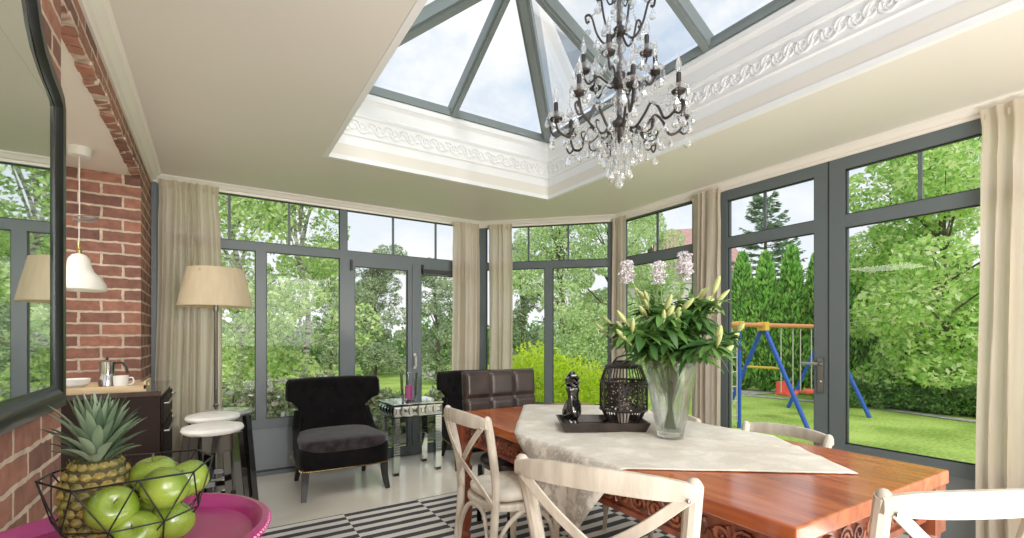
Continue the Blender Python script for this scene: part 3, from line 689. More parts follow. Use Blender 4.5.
dup(ch, (1.631, .575, 0), R(-28), 'white cross-back chair at the near end of the table, cut by the right edge', (.906, .906, 1))
dup(ch, (2.215, 1.286, 0), R(87), 'white chair on the window side of the table, only its back rail edge showing', (.906, .906, .893))
dup(ch, (2.375, 2.11, 0), R(87), 'white chair tucked under the far window side of the table behind the vase', (.906, .906, .83))
for o in bpy.data.objects:
    if o.name.startswith('cross_back_chair'): pass

# leather chair at the head of the table
lc = thing('leather_chair', 'brown leather dining chair with square tufted back at the far table end', 'chair', (1.79, 2.735, 0), R(180)); lc.scale = (.93, .93, 1.018)
def tuft(nx, nz, A, B, H, dep=.02):
    def f(x, y, z):
        k = 0
        gx = (x / (2 * A) + .5) * nx; gz = (z / (2 * H) + .5) * nz
        dx = abs(gx - round(gx)) * (2 * A / nx); dz = abs(gz - round(gz)) * (2 * H / nz)
        if 0 < round(gx) < nx: k += .55 * math.exp(-(dx / .012) ** 2)
        if 0 < round(gz) < nz: k += .55 * math.exp(-(dz / .012) ** 2)
        if 0 < round(gx) < nx and 0 < round(gz) < nz: k += .8 * math.exp(-((dx * dx + dz * dz) / .03 ** 2))
        return x, y - math.copysign(1, y) * dep * min(k, 1.4) if abs(y) > .2 * B else y, z
    return f
bk = MB(); NX, NZ = 60, 44; A_, H_ = .325, .285; lean = .16
vsf = []
for side in (1, -1):
    for i in range(NZ + 1):
        for j in range(NX + 1):
            x = -A_ + 2 * A_ * j / NX; z = -H_ + 2 * H_ * i / NZ
            ed = min(1, (A_ - abs(x)) / .04, (H_ - abs(z)) / .04); rd_ = math.sqrt(max(0, 1 - (1 - max(ed, 0)) ** 2))
            th = .055 * rd_
            gx = (x / (2 * A_) + .5) * 3; gz = (z / (2 * H_) + .5) * 3; dx = abs(gx - round(gx)) * 2 * A_ / 3; dz = abs(gz - round(gz)) * 2 * H_ / 3; k = 0
            if 0 < round(gx) < 3: k = max(k, math.exp(-(dx / .014) ** 2))
            if 0 < round(gz) < 3: k = max(k, math.exp(-(dz / .014) ** 2))
            th -= .02 * k * rd_
            vsf.append((x, side * th - .23 - lean * (z + H_) * .55, .47 + z + H_))
n1 = (NX + 1) * (NZ + 1); fs = []
for sd in (0, 1):
    for i in range(NZ):
        for j in range(NX):
            q = (sd * n1 + i * (NX + 1) + j, sd * n1 + i * (NX + 1) + j + 1, sd * n1 + (i + 1) * (NX + 1) + j + 1, sd * n1 + (i + 1) * (NX + 1) + j)
            fs.append(q if sd else q[::-1])
bk.add(vsf, fs).build('backrest', M['leather'], lc, angle=70)
MB().puff(0, .03, .44, .27, .25, .06, 3.4, 16).build('seat', M['leather'], lc)
for sx in (-1, 1):
    for sy in (-1, 1): MB().sweep([(sx * .22, .03 + sy * .2, .40), (sx * .23, .03 + sy * .215, 0)], [(-.02, -.02), (.02, -.02), (.02, .02), (-.02, .02)], scales=[1, .7]).build('leg', M['black_lacquer'], lc, smooth=False)

# ------------------------------------------------------------------ velvet armchairs
def armchair(label, loc, rz):
    t = thing('velvet_armchair', label, 'armchair', loc, rz)
    # front is -Y local
    def rnd_front(x, y, z): return x * (1 + .05 * (-y / .3)), y - (.035 * (1 - (x / .37) ** 2) if y < 0 else 0), z
    MB().puff(0, -.0, .315, .355, .325, .105, 7, 18, rnd_front).build('seat_frame', M['velvet'], t)
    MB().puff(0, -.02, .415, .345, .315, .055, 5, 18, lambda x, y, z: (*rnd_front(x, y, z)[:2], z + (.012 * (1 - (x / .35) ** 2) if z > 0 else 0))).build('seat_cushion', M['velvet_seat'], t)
    # winged back: width profile over height, curved in plan
    prof = [(.40, .345), (.46, .335), (.52, .30), (.58, .29), (.66, .30), (.72, .345), (.745, .40), (.78, .41), (.90, .408), (.925, .385)]
    def wid(z):
        for (z0, w0), (z1, w1) in zip(prof, prof[1:]):
            if z <= z1: k = (z - z0) / (z1 - z0); k = k * k * (3 - 2 * k); return w0 + (w1 - w0) * max(0, k)
        return prof[-1][1]
    NX, NZ = 44, 34; vs = []; fs = []
    for side in (0, 1):
        for i in range(NZ + 1):
            z = .30 + (.93 - .30) * i / NZ; w = wid(max(z, .40))
            for j in range(NX + 1):
                u = -1 + 2 * j / NX; x = u * w
                yy = .27 + .10 * (z - .3) - .16 * max(0, abs(x) - .17) ** 1.3 / .24 ** 1.3 * min(1, .6 + (z - .4))
                ed = min(1, (1 - abs(u)) * w / .03, (.93 - z) / .03); rr = math.sqrt(max(0, 1 - (1 - max(0, ed)) ** 2))
                th = .05 * rr
                if side == 0:
                    k = 0
                    for bz, off in ((.62, 0), (.72, .5), (.82, 0)):
                        for bxn in range(-2, 3):
                            bx_ = (bxn + off) * .13
                            k = max(k, math.exp(-(((x - bx_) ** 2 + (z - bz) ** 2) / .022 ** 2)))
                    th -= .022 * k
                vs.append((x, yy + (-th if side == 0 else th), z))
    n1 = (NX + 1) * (NZ + 1)
    for sd in (0, 1):
        for i in range(NZ):
            for j in range(NX):
                q = (sd * n1 + i * (NX + 1) + j, sd * n1 + i * (NX + 1) + j + 1, sd * n1 + (i + 1) * (NX + 1) + j + 1, sd * n1 + (i + 1) * (NX + 1) + j)
                fs.append(q[::-1] if sd else q)
    bo = MB().add(vs, fs).build('winged_backrest', M['velvet'], t, angle=80)
    bt = MB()
    for bz, off in ((.62, 0), (.72, .5), (.82, 0)):
        for bxn in range(-2, 3):
            bx_ = (bxn + off) * .13
            if abs(bx_) < .3: bt.ball((bx_, .27 + .10 * (bz - .3) - .035 - .16 * max(0, abs(bx_) - .17) ** 1.3 / .24 ** 1.3 * .9, bz), .011, 8, 5)
    bt.build('tufting_button', M['velvet'], bo)
    # low sloping side
    for s in (-1, 1):
        pts = [(s * .295, .24, .64), (s * .322, .17, .50), (s * .338, .04, .435), (s * .338, -.16, .405)]
        MB().tube(bez(pts, 5), [.034] * 6 + [.028] * 6 + [.024] * 4, 10).build('low_arm', M['velvet'], t)
    nh = MB()
    for k in range(46):
        x = -.335 + .67 * k / 45; nh.ball((x * 1.04, -.324 - .035 * (1 - (x / .37) ** 2) + .012 * abs(x / .335) ** 8, .236), .0055, 6, 4)
    for s in (-1, 1):
        for k in range(36): nh.ball((s * .356, -.285 + .56 * k / 35, .236), .0055, 6, 4)
    nh.build('nailhead_trim', M['brass'], t)
    for sx in (-1, 1):
        pts = bez([(sx * .315, -.27, .25), (sx * .32, -.285, .12), (sx * .335, -.325, 0)], 5)
        MB().sweep(pts, [(-.026, -.026), (.026, -.026), (.026, .026), (-.026, .026)], up=(0, 1, 0), scales=[1.1 - .45 * i / 10 for i in range(11)]).build('leg', M['ebony'], t)
        pts = bez([(sx * .29, .25, .25), (sx * .29, .27, .12), (sx * .30, .33, 0)], 5)
        MB().sweep(pts, [(-.022, -.022), (.022, -.022), (.022, .022), (-.022, .022)], up=(0, 1, 0), scales=[1.1 - .4 * i / 10 for i in range(11)]).build('leg', M['ebony'], t)
    return t
a1 = armchair('black velvet winged armchair with brass nailheads left of the mirrored table', (.935, 4.31, 0), 0)
dup(a1, (2.37, 4.39, 0), R(-8), 'black velvet winged armchair right of the mirrored table, mostly hidden by the leather chair')

# ------------------------------------------------------------------ mirrored side table
st = thing('mirrored_side_table', 'square mirror-tiled side table between the two black armchairs', 'side table', (1.655, 4.48, 0))
hx, hy = .255, .225
MB().box(-hx, hx, -hy, hy, .655, .672).build('table_top', M['mirror_tile'], st, bevel=.004, smooth=False)
MB().box(-hx + .012, hx - .012, -hy + .012, hy - .012, .548, .655).build('apron_box', M['mirror_tile'], st, smooth=False)
def tiles(ax, s):
    m = MB(); n = 6 if ax == 'x' else 5; L_ = (hx if ax == 'x' else hy) - .012; w = 2 * L_ / n
    for k in range(n):
        c = -L_ + w * (k + .5)
        for (a, zz, d) in ((w * .45, .045, .0), (w * .24, .024, .006)):
            p0 = (hy if ax == 'x' else hx) - .012
            q = [(c - a, .602 - zz), (c + a, .602 - zz), (c + a, .602 + zz), (c - a, .602 + zz)]; i_ = [(c - a * .6, .602 - zz * .6), (c + a * .6, .602 - zz * .6), (c + a * .6, .602 + zz * .6), (c - a * .6, .602 + zz * .6)]
            def P3(u, z, dd): return (u, s * (p0 + dd), z) if ax == 'x' else (s * (p0 + dd), u, z)
            vs = [P3(u, z, d + .001) for u, z in q] + [P3(u, z, d + .007) for u, z in i_]
            m.add(vs, [(0, 1, 5, 4), (1, 2, 6, 5), (2, 3, 7, 6), (3, 0, 4, 7), (4, 5, 6, 7)])
    return m
for ax, s in (('x', 1), ('x', -1), ('y', 1), ('y', -1)): tiles(ax, s).build('mirror_tile_row', M['mirror_tile'], st, smooth=False)
MB().box(-hx + .004, hx - .004, -hy + .004, hy - .004, .54, .549).box(-hx - .002, hx + .002, -hy - .002, hy + .002, .650, .656).build('edge_strip', M['black_frame'], st, smooth=False)
for sx in (-1, 1):
    for sy in (-1, 1):
        m = MB(); x, y_ = sx * (hx - .045), sy * (hy - .045)
        m.box(x - .03, x + .03, y_ - .03, y_ + .03, .03, .54)
        for k in range(9):
            z = .27 + k * .029; m.lathe([(.030, 0), (.047, .008), (.047, .018), (.03, .026)], 4, (x, y_, z), M=Matrix.Translation((x, y_, 0)) @ Matrix.Rotation(PI / 4, 4, 'Z') @ Matrix.Translation((-x, -y_, 0)))
        lg = m.build('leg', M['mirror_tile'], st, smooth=False)
        MB().box(x - .026, x + .026, y_ - .026, y_ + .026, 0, .03).build('foot', M['black_lacquer'], lg, smooth=False)
hg = thing('hurricane_glass', 'clear glass hurricane cylinder on the mirrored side table', 'candle holder', (1.63, 4.46, .672))
MB().lathe([(.055, 0), (.066, .004), (.078, .06), (.082, .16), (.09, .275), (.087, .275), (.079, .16), (.075, .06), (.063, .012), (.01, .01)], 32).build('glass', M['thin_glass'], hg)
tag(MB().lathe([(.03, 0), (.037, .003), (.038, .13), (.034, .136), (.006, .128), (.002, .14), (.002, .15)], 24).build('candle', M['candle'], loc=(1.63, 4.46, .685)), 'purple-pink pillar candle inside the glass hurricane', 'candle')

# ------------------------------------------------------------------ table centre
tray = thing('serving_tray', 'black rectangular tray on the tablecloth under the lantern', 'tray', (1.699, 1.812, TH + .010), R(-32.5)); tray.scale = (.906,) * 3
def tray_mesh(a, b, h, fl_):
    m = MB(); o = [(-a, -b), (a, -b), (a, b), (-a, b)]; i = [(-a + .012, -b + .012), (a - .012, -b + .012), (a - .012, b - .012), (-a + .012, b - .012)]
    k = 1 - fl_
    vs = [(x * k, y * k, 0) for x, y in o] + [(x, y, h) for x, y in o] + [(x, y, h) for x, y in i] + [(x * k, y * k, .01) for x, y in i]
    fs = [(3, 2, 1, 0), (12, 13, 14, 15)] + [(r * 4 + j, r * 4 + (j + 1) % 4, (r + 1) * 4 + (j + 1) % 4, (r + 1) * 4 + j) for r in range(3) for j in range(4)]
    return m.add(vs, fs)
M['tray'] = mat('dark_tray', S(62, 54, 50), .4, .2, col2=S(38, 33, 32), scale=10, bump=.1)
tray_mesh(.245, .15, .05, .10).build('tray_body', M['tray'], tray, smooth=False)
# lantern
ln = thing('moroccan_lantern', 'black pierced metal lantern standing on the tray', 'lantern', (1.839, 1.789, TH + .020), R(-10)); ln.scale = (.906,) * 3
M['pierced'] = None
def pierced():
    t = NT('pierced_metal'); tc = t.n('ShaderNodeTexCoord'); v = t.n('ShaderNodeTexVoronoi'); v.inputs['Scale'].default_value = 75; t.l(tc.outputs['Object'], v.inputs['Vector'])
    lt = t.n('ShaderNodeMath', operation='LESS_THAN'); lt.inputs[1].default_value = .43; t.l(v.outputs['Distance'], lt.inputs[0])
    p = t.n('ShaderNodeBsdfPrincipled'); p.inputs['Base Color'].default_value = S(40, 34, 32); p.inputs['Metallic'].default_value = .5; p.inputs['Roughness'].default_value = .45
    tr = t.n('ShaderNodeBsdfTransparent'); mx = t.n('ShaderNodeMixShader'); t.l(lt.outputs[0], mx.inputs[0]); t.l(p.outputs[0], mx.inputs[1]); t.l(tr.outputs[0], mx.inputs[2]); t.l(mx.outputs[0], t.out.inputs[0]); return t.m
M['pierced'] = pierced()
for k in range(8):
    a = 2 * PI * (k + .5) / 8; w = .125 * math.tan(PI / 8); T_ = Vector((-sin(a), cos(a), 0)); N_ = Vector((cos(a), sin(a), 0))
    m = MB(); r0, r1 = .12, .125
    m.quad(N_ * r0 - T_ * w + Vector((0, 0, .09)), N_ * r0 + T_ * w + Vector((0, 0, .09)), N_ * r1 + T_ * w + Vector((0, 0, .245)), N_ * r1 - T_ * w + Vector((0, 0, .245)))
    m.build('pierced_panel', M['pierced'], ln, smooth=False)
    e = MB(); c = N_ * .125 + T_ * w
    e.tube([c + Vector((0, 0, .085)), c + Vector((0, 0, .25))], .005, 6).build('corner_rod', M['black_iron'], ln)
rib = MB(); rib2 = MB()
for k in range(40):
    a = 2 * PI * k / 40; d = Vector((cos(a), sin(a), 0))
    rib.tube([d * .13 + Vector((0, 0, .25)), d * .124 + Vector((0, 0, .275)), d * .102 + Vector((0, 0, .335))], .0035, 5)
    rib2.tube([d * .128 + Vector((0, 0, .09)), d * .11 + Vector((0, 0, .05)), d * .088 + Vector((0, 0, .01))], .0035, 5)
rib.build('upper_ribs', M['black_iron'], ln); rib2.build('lower_ribs', M['black_iron'], ln)
for r, z, t_ in ((.134, .25, .007), (.134, .088, .007), (.102, .335, .008), (.092, .008, .009), (.05, .365, .006)): MB().tube([(r * cos(a * PI / 18), r * sin(a * PI / 18), z) for a in range(36)], t_, 6, closed=True).build('ring_band', M['black_iron'], ln)
MB().lathe([(.0, 0), (.085, 0), (.085, .006), (0, .008)], 24).build('base_plate', M['black_iron'], ln)
MB().lathe([(.104, .335), (.100, .346), (.07, .354), (.05, .368), (.01, .372)], 24).build('lid', M['black_iron'], ln)
MB().tube(bez([(-.075, 0, .355), (-.06, -.03, .39), (0, -.05, .405), (.06, -.03, .395), (.075, 0, .36)], 6), .005, 6).build('handle', M['black_iron'], ln)
tag(MB().lathe([(.03, 0), (.034, .003), (.034, .10), (.03, .105), (.004, .10), (.0015, .115)], 20).build('candle', M['cushion'], loc=(1.839, 1.789, TH + .028)), 'white candle inside the black pierced lantern', 'candle')
# figurine
fg = thing('twisted_figurine', 'glossy black twisted figurine at the left end of the tray', 'figurine', (1.595, 1.916, TH + .020)); fg.scale = (.906,) * 3
MB().lathe([(.046, 0), (.048, .012), (.04, .022), (.036, .03), (.05, .05), (.052, .08), (.042, .12), (.03, .15), (.03, .18), (.036, .2), (.034, .215), (.026, .225)], 40, fx=lambda a, z: 1 + .2 * sin(3 * a + z * 22)).build('body', M['black_lacquer'], fg)
hd_ = MB()
hd_.ball((0, 0, .255), .034, 14, 8, (1, 1, .9))
for k in range(3):
    pts = [(.034 * cos(a / 10 * 2 * PI + k) * (1 - .25 * abs(sin(a / 10 * 2 * PI))), .034 * sin(a / 10 * 2 * PI + k), .245 + .018 * k - .01 + .016 * cos(a / 5 * 2 * PI + k)) for a in range(10)]
    hd_.tube(pts, .011, 8, closed=True)
hd_.ball((0, 0, .298), .017, 10, 6, (1.3, 1, .7)).build('head_knot', M['black_lacquer'], fg)

# ------------------------------------------------------------------ vase and flowers
VX, VY, VZ = 1.812, 1.463, TH + .010
vs_ = thing('crystal_vase', 'tall cut crystal vase holding the lilies on the tablecloth', 'vase', (VX, VY, VZ)); vs_.scale = (.906,) * 3
def facet(a, z): return 1 + (.035 * abs(sin(4 * a + z * 9)) + .02 * abs(sin(8 * a)))
MB().lathe([(.05, 0), (.062, .004), (.064, .02), (.072, .06), (.088, .14), (.104, .24), (.116, .33), (.124, .39), (.118, .39), (.109, .33), (.097, .24), (.081, .14), (.065, .06), (.055, .035), (.01, .03)], 48, fx=facet).build('glass_body', M['vase_glass'], vs_, angle=20)
wt = MB().lathe([(.0, .032), (.053, .036), (.063, .06), (.079, .14), (.0945, .235), (.0, .235)], 32, caps=False).build('water', M['thin_glass'], vs_)
def leaf(m, base, dirv, L_, W_, droop=.3, fold=.15, seg=5, twist=0, up=Vector((0, 0, 1))):
    d = Vector(dirv).normalized(); side = d.cross(up)
    if side.length < .05: side = Vector((1, 0, 0))
    side.normalize(); side = Matrix.Rotation(twist, 3, d) @ side
    p = Vector(base); vs = []; n = seg
    for i in range(n + 1):
        t = i / n; w = W_ * (sin(PI * min(1, .06 + t * .94)) ** .8) * .5
        if i == n: w = .0005
        nn = side.cross(d)
        vs += [p + side * w + nn * fold * w, p, p - side * w + nn * fold * w]
        d = (d - up * droop / n).normalized(); p = p + d * (L_ / n)
    fs = []
    for i in range(n):
        a = 3 * i; fs += [(a, a + 1, a + 4, a + 3), (a + 1, a + 2, a + 5, a + 4)]
    m.add(vs, fs)
def bud(c, d, L_, r):
    d = Vector(d).normalized(); prof = [(.15, 0), (.6, .12), (.95, .35), (1, .5), (.85, .72), (.5, .9), (.08, 1)]
    q = Vector((0, 0, 1)).rotation_difference(d).to_matrix().to_4x4(); MM = Matrix.Translation(Vector(c)) @ q
    return MB().lathe([(r * a, L_ * b) for a, b in prof], 9, M=MM, fx=lambda a, z: 1 + .12 * cos(3 * a))
rf = random.Random(12)
NLS = 15
for k in range(NLS):
    a = 2 * PI * k / NLS + .3; sp = [.35, .95, .62][k % 3]
    end = Vector((VX + .33 * sp * cos(a), VY + .33 * sp * sin(a), VZ + .72 - .19 * sp ** 2 + rf.uniform(-.10, .06)))
    b0 = Vector((VX - .028 * cos(a), VY - .028 * sin(a), VZ + .045)); mid = Vector((VX + .092 * sp * cos(a), VY + .092 * sp * sin(a), VZ + .38))
    pts = bez([b0, mid, mid.lerp(end, .55) + Vector((0, 0, .04)), end], 8)
    side = 'left' if (cos(a) * .844 - sin(a) * .537) < 0 else 'right'
    t = thing('lily_stem', 'lily stem with long green leaves and closed pale buds in the vase', 'lily', b0, 0, 'lily stems in the crystal vase')
    off = -b0
    MB().tube([p + off for p in pts], .0045, 6).build('stem', M['stem'], t)
    lv = MB(); n = len(pts)
    for i in range(n * 8 // 20, n):
        for q in range(4):
            az = rf.uniform(0, 2 * PI); el = rf.uniform(-.5, .6); L_ = rf.uniform(.10, .19) * (1.0 if i < n - 5 else .75)
            leaf(lv, pts[i] + off, (cos(az) * cos(el), sin(az) * cos(el), sin(el) + .2), L_, rf.uniform(.028, .044), rf.uniform(.5, 1.4), .25, 5, rf.uniform(-.5, .5))
    lv.build('foliage', M['leaf_lily'], t, angle=80)
    for q in range(3):
        az = a + rf.uniform(-1.2, 1.2); d = Vector((cos(az) * rf.uniform(.4, 1.5), sin(az) * rf.uniform(.4, 1.5), 1)).normalized(); c = end + off - Vector((0, 0, .035 * q))
        c2 = c + d * .04; nb = bud(c2, d, rf.uniform(.065, .10), rf.uniform(.010, .0145)); MBt = MB().tube([c, c2 + d * .005], .003, 5); nb.add(MBt.v, MBt.f); nb.build('bud', M['bud'], t, angle=70)
for k, (px, py, ht) in enumerate(((-.208, .20, .885), (.065, -.065, .93), (-.056, .055, .88), (.10, -.03, .90))):
    b0 = Vector((VX, VY, VZ + .05)); end = Vector((VX + px * .9, VY + py * .6, VZ + ht)); mid = Vector((VX + px * .2, VY + py * .2, VZ + .39))
    t = thing('phlox_stem', 'white clustered blossom stem rising above the lily leaves in the vase', 'flower', b0, 0, 'white blossom stems in the crystal vase')
    pts = bez([b0, mid, end], 8); MB().tube([p - b0 for p in pts], .0035, 6).build('stem', M['stem'], t)
    pm = MB()
    for q in range(420):
        z = rf.uniform(-.085, .03); r_ = .044 * math.sqrt(rf.random()) * (1 - max(0, z) * 14) * (.75 + .25 * sin(z * 120)) + .003; az = rf.uniform(0, 2 * PI); c = end - b0 + Vector((r_ * cos(az), r_ * sin(az), z))
        q1 = Vector((rf.gauss(0, 1), rf.gauss(0, 1), rf.gauss(0, 1))).normalized(); q2 = q1.cross(Vector((rf.gauss(0, 1), rf.gauss(0, 1), rf.gauss(0, 1)))).normalized()
        pm.quad(c + q1 * .007, c + q2 * .005, c - q1 * .007, c - q2 * .005)
    pm.build('blossom_cluster', M['petal'], t, smooth=False)
    lv = MB()
    for i in range(6, len(pts) - 2):
        az = rf.uniform(0, 2 * PI); leaf(lv, pts[i] - b0, (cos(az), sin(az), .3), .09, .025, .8, .2, 4)
    lv.build('foliage', M['leaf_lily'], t, angle=80)

for o in list(C.objects):                                # the whole bouquet a little smaller, about the vase foot
    if o.name.startswith(('lily_stem', 'phlox_stem')):
        o.location = Vector((VX, VY, VZ)) + (o.location - Vector((VX, VY, VZ))) * .906; o.scale = (.906,) * 3

# ------------------------------------------------------------------ pink tray table with fruit
PX, PY, PZ = -.152, 1.185, .888
TS = 1.3
pt = thing('round_tray_table', 'magenta round tray table with beaded rim under the fruit bowl', 'side table', (PX, PY, 0))
MB().lathe([(0, PZ - .012), (.228, PZ - .012), (.247, PZ - .004), (.255, PZ + .014), (.256, PZ + .023), (.245, PZ + .025), (.236, PZ + .018), (.224, PZ), (0, PZ)], 90, caps=False).build('tray_top', M['pink'], pt)
bd_ = MB()
for k in range(130): a = 2 * PI * k / 130; bd_.ball((.257 * cos(a), .257 * sin(a), PZ + .016), .0058, 6, 4)
bd_.build('beaded_rim', M['pink'], pt)
MB().lathe([(.02, .02), (.02, .5), (.03, .55), (.02, .6), (.02, PZ - .05), (.06, PZ - .012)], 20).build('pole', M['pink'], pt)
MB().lathe([(.17, 0), (.17, .01), (.06, .025), (.02, .06)], 32).build('base', M['pink'], pt)
BX, BY = -.134, 1.180
bw = thing('wire_bowl', 'black geometric wire bowl full of fruit on the magenta tray', 'bowl', (BX, BY, PZ + .001))
N_ = 9; lev = [(.066, .003), (.116, .07), (.134, .155)]; ringp = []
for li, (r, z) in enumerate(lev): ringp.append([Vector((r * cos(2 * PI * (k + .5 * li) / N_), r * sin(2 * PI * (k + .5 * li) / N_), z + (.004 * (-1) ** k if li == 2 else 0))) for k in range(N_)])
wm = MB(); wr = .0014
for li in range(3):
    for k in range(N_): wm.tube([ringp[li][k], ringp[li][(k + 1) % N_]], wr if li < 2 else .0019, 6)
for li in range(2):
    for k in range(N_):
        wm.tube([ringp[li][k], ringp[li + 1][k]], wr, 6); wm.tube([ringp[li][(k + 1) % N_], ringp[li + 1][k]], wr, 6)
wm.build('wire_frame', M['black_wire'], bw)
def apple_mesh():
    prof = []
    for i in range(25):
        t = PI * i / 24; r = .0395 * (sin(t) ** .88) * (1 + .06 * cos(t) * -1); z = -.036 * cos(t)
        if i > 17: z -= .010 * math.exp(-(r / .012) ** 2)
        if i < 6: z += .006 * math.exp(-(r / .010) ** 2)
        prof.append((max(r, .0002), z))
    return MB().lathe(prof, 32, fx=lambda a, z: 1 + .018 * cos(5 * a) * (1 if z < 0 else .4))
ap0 = thing('apple', 'green apple leaning on the pineapple, front left in the wire bowl', 'apple', group='green apples in the wire bowl')
apm = apple_mesh().build('flesh', M['apple'], ap0); MB().tube([(0, 0, .022), (.001, 0, .036), (.004, .001, .043)], [.0012, .0012, .0018], 6).build('stalk', M['bark'], ap0)
def camp(r, f, z): return (BX + r * .844 + f * .537, BY - r * .537 + f * .844, PZ + z)   # r: right, f: away
aps = [((.012, -.060, .096), (.9, .3, 0), 'green apple in front of the pineapple, left of the bowl front'),
       ((.048, -.052, .048), (.4, -.9, 1), 'lowest front green apple in the middle of the wire bowl'),
       ((.080, -.022, .122), (.95, .25, 2), 'green apple tilted forward showing its stalk dimple, right side of the heap'),
       ((.020, .030, .132), (.1, -.1, 0), 'topmost large green apple with upright stalk in the wire bowl'),
       ((.070, .012, .048), (.6, .6, 1), 'green apple low at the right side of the wire bowl'),
       ((.070, .056, .116), (.3, .5, 3), 'green apple at the back right behind the tilted apple'),
       ((-.03, .090, .105), (.2, .1, 2), 'green apple at the back of the heap behind the topmost one'),
       ((.01, .040, .047), (1.1, .2, 2), 'green apple buried at the centre of the heap')]
for i, (p, r, lb) in enumerate(aps):
    a = ap0 if i == 0 else dup(ap0, (0, 0, 0)); a.location = camp(*p); a.rotation_euler = r; a['label'] = lb; a.scale = (1.02,) * 3
# pineapple
pa = thing('pineapple', 'whole pineapple with spiky green crown in the wire bowl', 'pineapple', camp(-.068, .0, .012)); pa.rotation_euler.x = .05
pb = MB(); PR, PH = .054, .163
def prad(z): u = z / PH * 2 - 1; return PR * (1 - abs(u) ** 3.4 * .42)
pb.lathe([(prad(PH * i / 20) * (.96 if 0 < i < 20 else .7), PH * i / 20) for i in range(21)], 36)
body = pb.build('body', M['pine_dark'], pa)
ey = MB(); rows = 10; cols = 14
for i in range(rows):
    z = PH * (i + .5) / rows
    for k in range(cols):
        a = 2 * PI * (k + .5 * (i % 2)) / cols; r = prad(z); c = Vector((r * cos(a), r * sin(a), z)); nrm = Vector((cos(a), sin(a), .0)); tg = Vector((-sin(a), cos(a), 0)); w = .0115; hh = .0078
        vs = [c + tg * (w * q[0]) + Vector((0, 0, hh * q[1])) - nrm * .002 for q in ((-1, 0), (-.5, -1), (.5, -1), (1, 0), (.5, 1), (-.5, 1))]
        vs += [c + tg * (w * .5 * q[0]) + Vector((0, 0, hh * .5 * q[1])) + nrm * .0035 for q in ((-1, 0), (-.5, -1), (.5, -1), (1, 0), (.5, 1), (-.5, 1))]
        ey.add(vs + [c + nrm * .006 + Vector((0, 0, -.002))], [(j, (j + 1) % 6, 6 + (j + 1) % 6, 6 + j) for j in range(6)] + [(6 + j, 6 + (j + 1) % 6, 12) for j in range(6)])
        leaf(ey, c + nrm * .003, (nrm.x * .3, nrm.y * .3, 1), .011, .004, -.2, .2, 2)
ey.build('skin_eyes', M['pine_skin'], pa, angle=30)
cw = MB(); rc = random.Random(4)
for k in range(78):
    t = k / 77; a = k * 2.399; el = .72 + .80 * t ** .8; L_ = rc.uniform(.9, 1.15) * (.046 + .054 * sin(PI * min(1, .1 + t * .75)))
    leaf(cw, Vector((.016 * cos(a) * (1 - .7 * t), .016 * sin(a) * (1 - .7 * t), PH - .008 + .05 * t)), (cos(a) * cos(el), sin(a) * cos(el), sin(el)), L_, .018 - .005 * t, (.55 if t < .5 else -.05), .5, 7)
co = cw.build('leaf_crown', M['pine_crown'], pa, angle=80)

# ------------------------------------------------------------------ wall mirror
mr = thing('wall_mirror', 'large black-framed wall mirror with shaped top on the brick wall', 'mirror', (XL, 0, 0))
right = [(2.105, 1.075), (2.105, 2.05), (2.085, 2.085), (2.03, 2.11), (1.955, 2.13), (1.89, 2.16), (1.855, 2.195), (1.83, 2.24), (1.80, 2.31), (1.72, 2.37), (1.50, 2.40)]
outl = right + [(3.0 - y, z) for y, z in reversed(right[:-1])]
cy_, cz_ = 1.5, 1.75
def off(poly, d):
    n = len(poly); out = []
    for i in range(n):
        p0, p1, p2 = Vector(poly[i - 1]), Vector(poly[i]), Vector(poly[(i + 1) % n]); d1 = (p1 - p0).normalized(); d2 = (p2 - p1).normalized()
        n1 = Vector((-d1.y, d1.x)); n2 = Vector((-d2.y, d2.x)); nn = (n1 + n2).normalized(); k = d / max(.6, nn.dot(n1)); out.append(tuple(p1 + nn * k))
    return out
mf = MB(); rings = [(0, .0), (0, .03), (.010, .032), (.03, .029), (.044, .032), (.06, .022), (.072, .018), (.072, .0)]
vs = []; n = len(outl)
for d, h in rings: vs += [(h, y, z) for y, z in off(outl, d)]
fs = [(r * n + i, r * n + (i + 1) % n, (r + 1) * n + (i + 1) % n, (r + 1) * n + i) for r in range(len(rings) - 1) for i in range(n)]
mf.add(vs, fs).build('frame', M['black_frame'], mr, angle=40)
inn = off(outl, .07)
MB().add([(.016, y, z) for y, z in inn], [tuple(range(n))]).build('mirror_pane', M['mirror'], mr, smooth=False)

# ------------------------------------------------------------------ counter, its things, pendant
ZK2 = .96
cn = thing('kitchen_counter', 'dark brown wooden counter cabinet against the brick pier', 'cabinet', (0, 0, 0))
foot = [(-1.6, 3.70), (-.275, 3.70), (-.275, 4.56), (-.43, 4.56), (-.43, 4.29), (-1.6, 4.29)]
MB().prism([(x + (.0 if x < -1 else -.008), y + (.006 if y < 3.8 else -.006)) for x, y in foot], 0, ZK2 - .03).build('cabinet_body', M['dark_wood'], cn, smooth=False)
M['dark_top'] = mat('dark_glossy_top', S(62, 52, 48), .12, coat=.5, var=.15, scale=5)
MB().prism(foot, ZK2 - .03, ZK2).build('worktop', M['dark_top'], cn, smooth=False)
for k, (z0, z1) in enumerate(((.74, .90), (.42, .72), (.08, .40))):
    d = MB().box(-.283, -.268, 3.74, 4.52, z0, z1).build('drawer', M['dark_wood'], cn, bevel=.003, smooth=False)
    MB().tube([(-.268, 3.80, z1 - .03), (-.245, 3.80, z1 - .03), (-.245, 4.46, z1 - .03), (-.268, 4.46, z1 - .03)], .006, 6).build('handle', M['steel'], d)
